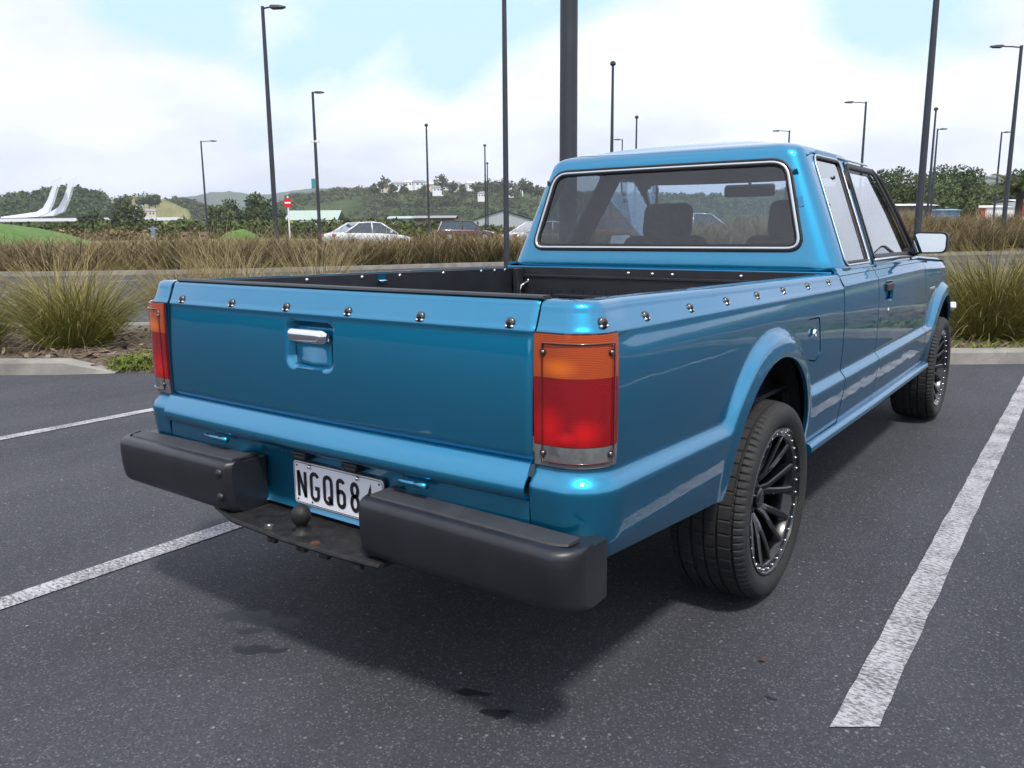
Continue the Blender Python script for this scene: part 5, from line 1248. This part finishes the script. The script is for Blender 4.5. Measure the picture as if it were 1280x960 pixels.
P, F = grid(lambda u, v: np.stack([C0.x + RT.x * u + FW.x * v, C0.y + RT.y * u + FW.y * v, 2.1 * np.clip((v - 95) / 15, 0, 1) * np.clip((u - 20) / 20, 0, 1) + .01], 1), np.linspace(20, 190, 40), np.linspace(94, 200, 20))
mesh_obj('raised_ground', P, F, M['meadow'])['kind'] = 'structure'
# land behind the viewer that the paintwork mirrors
def back_hill(a0, a1, D, h, m, seed):
    r2 = np.random.default_rng(seed); n = 90; V = []; A_ = np.linspace(R(a0), R(a1), n); hh = h * (.6 + .4 * np.sin(A_ * 7 + seed) * np.sin(A_ * 3)) + r2.normal(0, h * .06, n)
    for i, a in enumerate(A_):
        for (dd, z) in ((D, -1), (D + 3, hh[i] * .75), (D + 10, hh[i]), (D + 30, hh[i] * .5), (D + 40, -1)): V.append((C0.x + dd * math.cos(a), C0.y + dd * math.sin(a), z))
    F = [(i * 5 + j, (i + 1) * 5 + j, (i + 1) * 5 + j + 1, i * 5 + j + 1) for i in range(n - 1) for j in range(4)]
    o = mesh_obj('treed_rise', V, F, m); o['kind'] = 'structure'
back_hill(-170, 35, 75, 6.5, M['bush'], 3)

WB = {'forest': [], 'forest_light': [], 'pasture': []}
from mathutils.bvhtree import BVHTree
for ob in [o for o in COL.objects if o.name.startswith('hill')]:
    me = ob.data; bv = BVHTree.FromPolygons([v.co for v in me.vertices], [p.vertices for p in me.polygons]); xs = np.array([v.co[:] for v in me.vertices]); mn = ob.data.materials[0].name
    n_ = {'forest': 2600, 'forest_light': 5200, 'pasture': 50}[mn]; D_ = 850; k = 0; lo = xs[:, 0].min(), xs[:, 0].max(), xs[:, 1].min(), xs[:, 1].max(); tries = 0
    while k < n_ and tries < 40000:
        tries += 1; x = RNG.uniform(lo[0], lo[1]); y = RNG.uniform(lo[2], lo[3]); hit = bv.ray_cast(Vector((x, y, 900)), Vector((0, 0, -1)))
        if hit[0] is None or hit[0].z < 1: continue
        if mn == 'forest_light' and math.sin(x * .021 + 1) * math.sin(y * .017) > .80: continue
        d_ = (hit[0] - C0).dot(FW); r_ = RNG.uniform(3.0, 6.0) * (.62 if mn == 'forest' else 1); WB[mn].append((x, y, hit[0].z + r_ * .25, r_)); k += 1
A = Acc(); A.add(*leaf_cloud(WB['forest'] + WB['pasture'], 90000, 1.3, .8)); tag(A.build('woodland', M['leafdark']), 'dark pine woodland on the left and right hills', 'woodland', kind='stuff')
A = Acc(); A.add(*leaf_cloud(WB['forest_light'], 140000, 1.4, .8)); tag(A.build('woodland', M['leafmid']), 'lighter green bush over the town hill in the centre', 'woodland', kind='stuff')

# ---- scattered trees and houses on the town hill: individually built
def house(s, d, z, w_, h, lab, rz=0, roofc='roofgrey', wall='white', gable=True):
    o = empty('house', W(s, d, z), R(YAW) + rz); tag(o, lab, 'house', 'houses on the hilltop')
    MB().box((0, 0, h / 2 - 2), (w_, w_ * .7, h + 4)).build('wall', M[wall], o)
    V = [(-w_ * .55, -w_ * .4, h), (w_ * .55, -w_ * .4, h), (w_ * .55, w_ * .4, h), (-w_ * .55, w_ * .4, h), (-w_ * .4, 0, h * 1.45), (w_ * .4, 0, h * 1.45)]
    MB().add(V, [(0, 1, 5, 4), (1, 2, 5), (2, 3, 4, 5), (3, 0, 4), (0, 3, 2, 1)]).build('roof', M[roofc], o)
    for k in (-.28, 0.05, .3): MB().box((w_ * k, -w_ * .353, h * .55), (w_ * .14, .08, h * .35)).build('window', M['carglass'], o)
M['roofgrey'] = mat('grey_roof', (.22, .22, .23), .7); M['roofwhite'] = mat('pale_roof', (.55, .57, .58), .6); M['roofred'] = mat('red_roof', (.42, .015, .02), .6); M['cream'] = mat('cream_wall', (.55, .5, .4), .8); M['wallbrown'] = mat('brown_wall', (.10, .08, .07), .8); M['shedgreen'] = mat('green_roof', (.30, .38, .34), .6)
hz = far_at
tl_ = ['white house', 'cream house', 'pale house', 'small white house', 'long pale house']
for k, (u, v, w_, wc) in enumerate([(484, 232, 12, 'cream'), (497, 231, 14, 'white'), (512, 229, 12, 'white'), (524, 229, 16, 'white'), (537, 231, 10, 'cream'), (547, 236, 12, 'white'), (560, 229, 10, 'white'), (571, 231, 9, 'cream'), (588, 230, 10, 'white'), (602, 243, 9, 'white'), (636, 238, 10, 'white'), (648, 236, 9, 'white')]):
    s, z = hz(u, v, 940); z_lab = ['far left', 'second from the left', 'third from the left', 'fourth from the left', 'fifth from the left', 'sixth from the left', 'seventh from the left', 'eighth from the left', 'ninth from the left', 'tenth from the left', 'eleventh from the left', 'far right'][k]
    house(s, 940, z - 4, w_, 5, ('white' if wc == 'white' else 'cream') + ' house on the town hill skyline, ' + z_lab + ' of the twelve', RNG.random() * .6, 'roofgrey' if k % 2 else 'roofwhite', wc)
for k, (u, v, nm) in enumerate([(160, 262, 'left'), (172, 259, 'middle'), (188, 264, 'right')]):
    s, z = hz(u, v, 640); house(s, 640, z - 4, 9, 4, 'tiny pale house on the pale slope beyond the bridge, ' + nm + ' of three', .2, 'roofgrey', 'cream')
for k, (u, v, h) in enumerate([(468, 236, 9), (478, 230, 12), (490, 236, 9), (506, 235, 8), (530, 238, 9), (553, 233, 17), (566, 234, 10), (578, 236, 8), (596, 236, 11), (612, 231, 10), (622, 236, 13), (632, 231, 12), (644, 240, 14), (655, 234, 13), (664, 238, 12), (672, 240, 12)]):
    s, z = hz(u, v + 4, 900); tree(s, 900, h + 6, h * 1.1 + 4, 'tree on the town hill skyline', 'trees on the town hill skyline', 'leafmid', 380, 1.3, z0=z - 5)
for k, (u, v) in enumerate([(150, 250), (158, 249), (178, 252), (186, 250), (194, 249), (170, 262), (146, 256)]):
    s, z = hz(u, v + 4, 660); tree(s, 660, 11, 12, 'dark tree on the pale slope right of the white bridge', 'dark trees on the pale slope', 'leafdark', 380, .9, z0=z - 4)
# ---- sheds and store
def shed(s, d, L_, wd, h, rh, lab, wall, roof, cat='shed', gable_front=False, band=None, z0=0):
    o = empty('store' if cat == 'store' else 'shed', W(s, d, z0), R(YAW)); tag(o, lab, cat)
    x, y = L_ / 2, wd / 2
    if gable_front:
        MB().add([(-x, -y, 0), (x, -y, 0), (x, -y, h), (0, -y, h + rh), (-x, -y, h), (-x, y, 0), (x, y, 0), (x, y, h), (0, y, h + rh), (-x, y, h)], [(0, 1, 2, 3, 4), (5, 9, 8, 7, 6), (0, 4, 9, 5), (1, 6, 7, 2)]).build('wall', M[wall], o)
        e_ = .3; MB().add([(-x - e_, -y - e_, h + .05), (0, -y - e_, h + rh + .1), (0, y, h + rh + .1), (-x - e_, y, h + .05), (x + e_, -y - e_, h + .05), (x + e_, y, h + .05)], [(0, 1, 2, 3), (1, 4, 5, 2)]).build('roof', M[roof], o)
    else:
        MB().box((0, 0, h / 2), (L_, wd, h)).build('wall', M[wall], o)
        e_ = .4; MB().add([(-x - e_, -y - e_, h + .02), (x + e_, -y - e_, h + .02), (x + e_, 0, h + rh), (-x - e_, 0, h + rh), (-x - e_, y + e_, h + .02), (x + e_, y + e_, h + .02)], [(0, 1, 2, 3), (3, 2, 5, 4)]).build('roof', M[roof], o)
    if band:
        for (x0, x1, z0, z1, m) in band: MB().box(((x0 + x1) / 2, -y - .06, (z0 + z1) / 2), (x1 - x0, .1, z1 - z0)).build('panel', M[m], o)
    return o
M['blue'] = mat('blue_cladding', (.10, .25, .45), .6); M['yellow'] = mat('yellow_sign', (.65, .5, .03), .6); M['shedgrey'] = mat('shed_grey', (.32, .35, .38), .6)
shed(-48, 205, 12, 10, 4.3, 2.4, 'long pale shed with a grey green roof below the town hill', 'white', 'shedgreen', band=[(-6.5, -3, 2.0, 4.0, 'yellow'), (-2, 5, .3, 1.2, 'shedgrey'), (4.3, 5.8, 2, 3.9, 'yellow')])
shed(-1.4, 150, 11, 14, 3.0, 1.7, 'white gabled shed at the left side of the cab', 'shedgrey', 'white', gable_front=True, band=[(-5.2, 5.2, .2, 1.3, 'white')])
shed(-13.5, 150, 7, 8, 3.6, .5, 'low dark brown building between the sedan and the gabled shed', 'wallbrown', 'roofgrey', 'building')
shed(-19.5, 152, 4.6, 8, 3.6, .5, 'small grey green box shed left of the dark brown building', 'shedgrey', 'shedgreen')
shed(56.3, 118, 5, 6, 2.6, .35, 'low dark open shed behind the windscreen pillar', 'wallbrown', 'roofwhite', z0=1.6)
shed(59.6, 116, 3.6, 5, 1.9, .25, 'light blue container shed behind the thick lamp post', 'blue', 'blue', z0=1.6)
shed(84.6, 150, 8.4, 8, 2.6, .5, 'red and white store with white fascia behind the rushes', 'white', 'roofwhite', 'store', band=[(-4.2, -1.2, .6, 2.5, 'roofred'), (-1.0, 4.1, .8, 2.5, 'white')], z0=2.0)
shed(93.0, 150, 8.0, 8, 3.6, .5, 'store wing with a red panel and white border left of the palm', 'white', 'roofwhite', 'store', band=[(-3.6, 3.6, 1.2, 3.3, 'roofred')], z0=2.0)
shed(72.5, 140, 9, 5, 1.5, .2, 'long low grey wall in front of the dark trees', 'shedgrey', 'shedgrey', 'wall', z0=1.8)

# ---- white lifting bridge with two hooked arms
M['bridgewhite'] = mat('bridge_white', (.62, .65, .70), .45)
br = empty('bridge', W(0, 0)); tag(br, 'white lifting bridge with two tall curved fish hook arms', 'bridge')
D_ = 330
def bp(u, v, dd=0): s, z = hz(u, v, D_ + dd); return W(s, D_ + dd, z)
b = MB()
for (u0, v0, u1, v1) in [(-60, 276, 230, 274)]:
    a = bp(u0, v0); c = bp(u1, v1); dirv = (c - a).normalized(); m_ = (a + c) / 2; ln = (c - a).length
    b.box(tuple(m_), (ln, 9, 1.2), Matrix.Rotation(math.atan2(dirv.y, dirv.x), 3, 'Z'))
b.build('deck', M['bridgewhite'], br)
b = MB()
for (u, v) in [(45, 280), (62, 280), (100, 280), (140, 280), (180, 280), (220, 280)]:
    q = bp(u, v, 3); b.tube([(q.x, q.y, -1), (q.x, q.y, q.z + 1.2)], .9, 8)
b.build('piers', M['concrete'], br, True)['kind'] = 'stuff'
for k, dx in enumerate((0, 19)):
    cen = [(5 + dx * .6, 271), (30 + dx, 269), (50 + dx, 267), (60 + dx, 262), (66 + dx, 250), (70 + dx, 238), (73.5 + dx, 228)]
    wdt = [1.4, 4.2, 6.0, 7.6, 6.4, 5.6, 4.6]; V = []
    pts = [bp(u, v + (0 if k else 1), 5 * k) for u, v in cen]
    for i, p in enumerate(pts):
        a = pts[max(0, i - 1)]; c = pts[min(len(pts) - 1, i + 1)]; t = (c - a).normalized(); nrm = Vector((0, 0, 1)).cross(FW).cross(t) if 0 else FW.cross(t).normalized(); w2 = wdt[i] * D_ / 1017 / 2
        for (sn, sd) in ((-1, -1), (1, -1), (1, 1), (-1, 1)): V.append(tuple(p + nrm * w2 * sn + FW * .8 * sd))
    F = [(i * 4 + j, (i + 1) * 4 + j, (i + 1) * 4 + (j + 1) % 4, i * 4 + (j + 1) % 4) for i in range(len(pts) - 1) for j in range(4)] + [(0, 1, 2, 3), tuple(len(V) - 4 + j for j in range(4))]
    arm = mesh_obj('hook_arm', V, F, M['bridgewhite'], br, smooth=False)
    tipv = [(69.5 + dx, 234), (64.5 + dx, 228), (79.5 + dx, 220.5), (77 + dx, 234)]
    V = [tuple(bp(u, v, 5 * k - .7)) for u, v in tipv] + [tuple(bp(u, v, 5 * k + .7)) for u, v in tipv]
    mesh_obj('hook_tip', V, [(0, 1, 2, 3), (7, 6, 5, 4), (0, 1, 5, 4), (1, 2, 6, 5), (2, 3, 7, 6), (3, 0, 4, 7)], M['bridgewhite'], arm, smooth=False)

# ---- no entry sign
p = W(-13.35, 50); o = empty('no_entry_sign', p, R(YAW)); tag(o, 'round red no entry sign with white bar on a white post', 'road sign')
MB().lathe([(-.1, .05), (3.35, .05)], 10, 'Z').build('post', M['galvpole'], o, True)
MB().lathe([(-.07, .001), (-.07, .27), (-.05, .27), (-.05, .001)], 28, 'Y', (0, 0, 2.95)).build('sign_face', M['signred'], o); MB().box((0, -.075, 2.95), (.36, .01, .09)).build('white_bar', M['white'], o)

# ---- tan bins and a person
M['tan'] = mat('tan_wood', (.24, .17, .12), .85)
for k, (s, lab) in enumerate(((-24.35, 'left tan litter bin of the two by the thin lamp post'), (-23.0, 'right tan litter bin of the two by the thin lamp post'))):
    o = empty('litter_bin', W(s, 62), R(YAW)); tag(o, lab, 'bin', 'tan bins by the meadow')
    MB().box((0, 0, .62), (.52, .5, 1.24)).build('body', M['tan'], o, bev=.02); MB().box((0, 0, 1.28), (.58, .56, .07)).build('lid', M['tan'], o, bev=.01); MB().box((0, -.256, 1.02), (.34, .012, .14)).build('opening', M['dark'], o)
def skin_body(name, joints, edges, m, parent=None, loc=None, sub=1):
    me = bpy.data.meshes.new(name); me.from_pydata([j[:3] for j in joints], edges, []); o = bpy.data.objects.new(name, me); COL.objects.link(o)
    o.modifiers.new('k', 'SKIN'); sv = me.skin_vertices[0].data if me.skin_vertices else None
    if sv is None:
        bm = bmesh.new(); bm.from_mesh(me); bm.verts.layers.skin.verify(); bm.to_mesh(me); bm.free(); sv = me.skin_vertices[0].data
    for i, j in enumerate(joints): sv[i].radius = (j[3], j[4] if len(j) > 4 else j[3])
    sv[0].use_root = True
    s = o.modifiers.new('u', 'SUBSURF'); s.levels = s.render_levels = sub; me.materials.append(m)
    if parent: o.parent = parent
    if loc: o.location = loc
    return o
M['jacket'] = mat('blue_grey_jacket', (.14, .18, .24), .85); M['jeans'] = mat('pale_trousers', (.28, .32, .38), .85); M['skin'] = mat('skin', (.42, .26, .19), .6); M['hair'] = mat('hair', (.03, .02, .015), .8)
pe = skin_body('person', [(0, 0, .95, .15, .11), (0, 0, 1.2, .16, .11), (0, 0, 1.42, .17, .11), (0, 0, 1.52, .06, .06), (0, .02, 1.64, .085, .10), (0, .02, 1.74, .06, .07), (-.19, 0, 1.42, .06, .06), (-.36, -.02, 1.40, .05, .05), (-.40, .12, 1.18, .04, .04), (.19, 0, 1.42, .06, .06), (.36, -.02, 1.38, .05, .05), (.40, .12, 1.16, .04, .04), (-.10, 0, .85, .09, .09), (-.13, .02, .48, .065, .065), (-.15, 0, .10, .045, .045), (-.15, .10, .05, .04, .035), (.10, 0, .85, .09, .09), (.13, .02, .48, .065, .065), (.16, 0, .10, .045, .045), (.16, .10, .05, .04, .035)],
    [(0, 1), (1, 2), (2, 3), (3, 4), (4, 5), (2, 6), (6, 7), (7, 8), (2, 9), (9, 10), (10, 11), (0, 12), (12, 13), (13, 14), (14, 15), (0, 16), (16, 17), (17, 18), (18, 19)], M['jacket'], loc=W(-25.9, 60, .15))
pe.rotation_euler = (0, 0, R(YAW)); tag(pe, 'person in a blue grey jacket standing on the meadow left of the tan bins', 'person')
skin_body('trousers', [(0, 0, .93, .165, .125), (-.10, 0, .84, .105, .105), (-.13, .02, .48, .08, .08), (-.15, 0, .12, .06, .06), (.10, 0, .84, .105, .105), (.13, .02, .48, .08, .08), (.16, 0, .12, .06, .06)], [(0, 1), (1, 2), (2, 3), (0, 4), (4, 5), (5, 6)], M['jeans'], pe)
hb = MB(); hb.lathe([(1.62, .10), (1.68, .108), (1.75, .095), (1.80, .06), (1.82, .001)], 14, 'Z', (0, .01, 0)); hb.build('hair', M['hair'], pe, True)

# ---- background cars
def car(s, d, heading, paint, label, kind='sedan', z=0, L_=4.6, group='cars in the far lanes'):
    o = empty('parked_car', W(s, d, z), R(YAW) + R(heading)); tag(o, label, 'car', group)
    H = 1.44 if kind == 'sedan' else 1.55; wd = .88
    hood = .80 if kind != 'van' else 1.0
    # body: sections along x (nose at +x): (x, half width, belt height, floor)
    sec = [(-L_ / 2, .72, .78, .38), (-L_ / 2 + .12, .80, .92, .26), (-L_ / 2 + .5, wd, .96, .22), (-L_ * .2, wd + .01, .95, .20), (L_ * .12, wd + .01, .92, .20), (L_ * .22, wd, .88, .20), (L_ / 2 - .55, wd - .02, .78, .22), (L_ / 2 - .12, .74, .66, .26), (L_ / 2, .58, .55, .36)]
    V = []; F = []
    for (x, w_, zt, zb) in sec:
        V += [(x, -w_ * .95, zb), (x, -w_, zb + .12), (x, -w_ - .02, (zb + zt) / 2), (x, -w_ * .97, zt - .08), (x, -w_ * .86, zt), (x, 0, zt + .03), (x, w_ * .86, zt), (x, w_ * .97, zt - .08), (x, w_ + .02, (zb + zt) / 2), (x, w_, zb + .12), (x, w_ * .95, zb)]
    k = 11; F = [(i * k + j, i * k + (j + 1) % k, (i + 1) * k + (j + 1) % k, (i + 1) * k + j) for i in range(len(sec) - 1) for j in range(k)] + [tuple(range(k))[::-1], tuple((len(sec) - 1) * k + j for j in range(k))]
    bo = mesh_obj('body', V, F, M[paint], o); s_ = bo.modifiers.new('u', 'SUBSURF'); s_.levels = s_.render_levels = 2
    if kind == 'sedan': pr = [(-L_ * .37, .93), (-L_ * .19, H - .04), (-.15, H), (L_ * .08, H - .05), (L_ * .27, .86)]
    else: pr = [(-L_ * .47, .90), (-L_ * .41, H - .05), (-.3, H), (L_ * .10, H - .04), (L_ * .28, .86)]
    V = []
    for (x, z_) in pr:
        q = (z_ - .86) / (H - .86); w_ = wd * (.90 - .20 * q); V += [(x, -w_, z_), (x, -w_ * .5, z_ + .02 * q), (x, w_ * .5, z_ + .02 * q), (x, w_, z_)]
    base = []
    for (x, z_) in pr: base += [(x if abs(x) > L_ * .2 else x, -wd * .90, .86), (x, wd * .90, .86)]
    nb = len(V); V += base
    F = [(i * 4 + j, i * 4 + j + 1, (i + 1) * 4 + j + 1, (i + 1) * 4 + j) for i in range(4) for j in range(3)]
    F += [(i * 4, (i + 1) * 4, nb + (i + 1) * 2, nb + i * 2) for i in range(4)] + [((i + 1) * 4 + 3, i * 4 + 3, nb + i * 2 + 1, nb + (i + 1) * 2 + 1) for i in range(4)]
    F += [(0, 1, 2, 3, nb + 1, nb), (16, nb + 8, nb + 9, 19, 18, 17)]
    mesh_obj('windows', V, F, M['carglass'], o, smooth=False)
    # painted roof panel and pillars
    V2 = [(x, y * (1.0 if abs(y) > .01 else 1), z_ + .008) for (x, y, z_) in V[4:16]]
    mesh_obj('roof', V2, [(i * 4 + j, i * 4 + j + 1, (i + 1) * 4 + j + 1, (i + 1) * 4 + j) for i in range(2) for j in range(3)], M[paint], o)
    for sy in (-1, 1):
        q = MB()
        for i in range(len(pr) - 1):
            a, c = pr[i], pr[i + 1]; wa = wd * (.90 - .20 * (a[1] - .86) / (H - .86)); wc = wd * (.90 - .20 * (c[1] - .86) / (H - .86)); q.tube([(a[0], sy * wa, a[1]), (c[0], sy * wc, c[1])], .035, 5)
        xb = pr[2][0]; q.tube([(xb, sy * wd * .70, H), (xb - .06, sy * wd * .90, .88)], .035, 5)
        q.build('pillars', M[paint], o, True)
        MB().box((-L_ / 2 + .10, sy * .62, .80), (.16, .26, .15)).build('tail_light', M['carlamp'], o, bev=.03)
        MB().box((L_ / 2 - .20, sy * .60, .62), (.22, .26, .12)).build('headlight', M['bright'], o, bev=.03)
        MB().box((L_ * .16, sy * .98, .97), (.10, .16, .11)).build('door_mirror', M[paint], o, bev=.02)
        for x in (-L_ * .30, L_ * .30):
            wv = MB().lathe([(-.10, .18), (-.11, .30), (-.08, .325), (.08, .325), (.11, .30), (.11, .20)], 24, 'Y').build('wheel', M['tyre'], o, ang=35, loc=(x, sy * .80, .325))
            MB().lathe([(sy * .09, .001), (sy * .105, .06), (sy * .09, .19), (sy * .112, .205)], 20, 'Y').build('rim', M['bright'], wv, ang=35)
    return o
car(-7.2, 42, 38, 'carwhite', 'white sedan driving past beyond the rushes left of the cab', z=.22)
car(-3.6, 66, 10, 'cardark', 'dark maroon car roof showing over the rushes right of the sedan', z=.45, kind='hatch')
car(1.8, 40, 30, 'carwhite', 'white car whose bonnet shows just left of the cab', z=.15)
car(8.5, 37, -15, 'carsilver', 'silver white hatchback seen through the rear window of the truck', kind='hatch', z=.3)
car(5.2, 40, 5, 'carred', 'red car seen through the left part of the truck rear window', z=.3)
# leaf and pebbles on the asphalt
p = (.945, .66); MB().add([(p[0] - .012, p[1], .004), (p[0], p[1] - .007, .006), (p[0] + .013, p[1] + .001, .004), (p[0] + .001, p[1] + .008, .009)], [(0, 1, 2, 3)]).build('fallen_leaf', M['rust']); tag(bpy.data.objects['fallen_leaf'], 'small reddish brown leaf on the asphalt behind the rear wheel', 'leaf')

# grit and scraps on the asphalt
g_ = MB()
for k in range(170):
    u = RNG.uniform(-3.4, 2.6); v = RNG.uniform(-.9, 5.5); r_ = RNG.uniform(.0015, .0045) * (1.6 if RNG.random() < .08 else 1); a = RNG.random() * PI
    if abs(u) < .8 and v > .2: continue
    g_.add([(u + r_ * math.cos(a + q) * RNG.uniform(.7, 1.3), v + r_ * math.sin(a + q) * RNG.uniform(.7, 1.3), 0.) for q in (0, 1.6, 3.1, 4.7)] + [(u, v, r_ * .8)], [(0, 1, 4), (1, 2, 4), (2, 3, 4), (3, 0, 4)])
M['grit'] = mat('pale_grit', (.22, .22, .22), .8, var=.5, vscale=3)
tag(g_.build('grit', M['grit']), 'pale grit and small scraps scattered on the asphalt', 'grit', kind='stuff')

# ---- air
hb = MB().box((-1200, 1500, 250), (8400, 8400, 505)); hm = bpy.data.materials.new('haze'); hm.use_nodes = True; t = hm.node_tree
for n in list(t.nodes):
    if n.type == 'BSDF_PRINCIPLED': t.nodes.remove(n)
pv = t.nodes.new('ShaderNodeVolumePrincipled'); pv.inputs['Color'].default_value = (.86, .92, 1, 1); pv.inputs['Density'].default_value = .00015; pv.inputs['Anisotropy'].default_value = .2
t.links.new(pv.outputs[0], [n for n in t.nodes if n.type == 'OUTPUT_MATERIAL'][0].inputs['Volume'])
HZ = hb.build('haze', hm); tag(HZ, 'thin pale haze over the far hills', 'haze', kind='stuff')
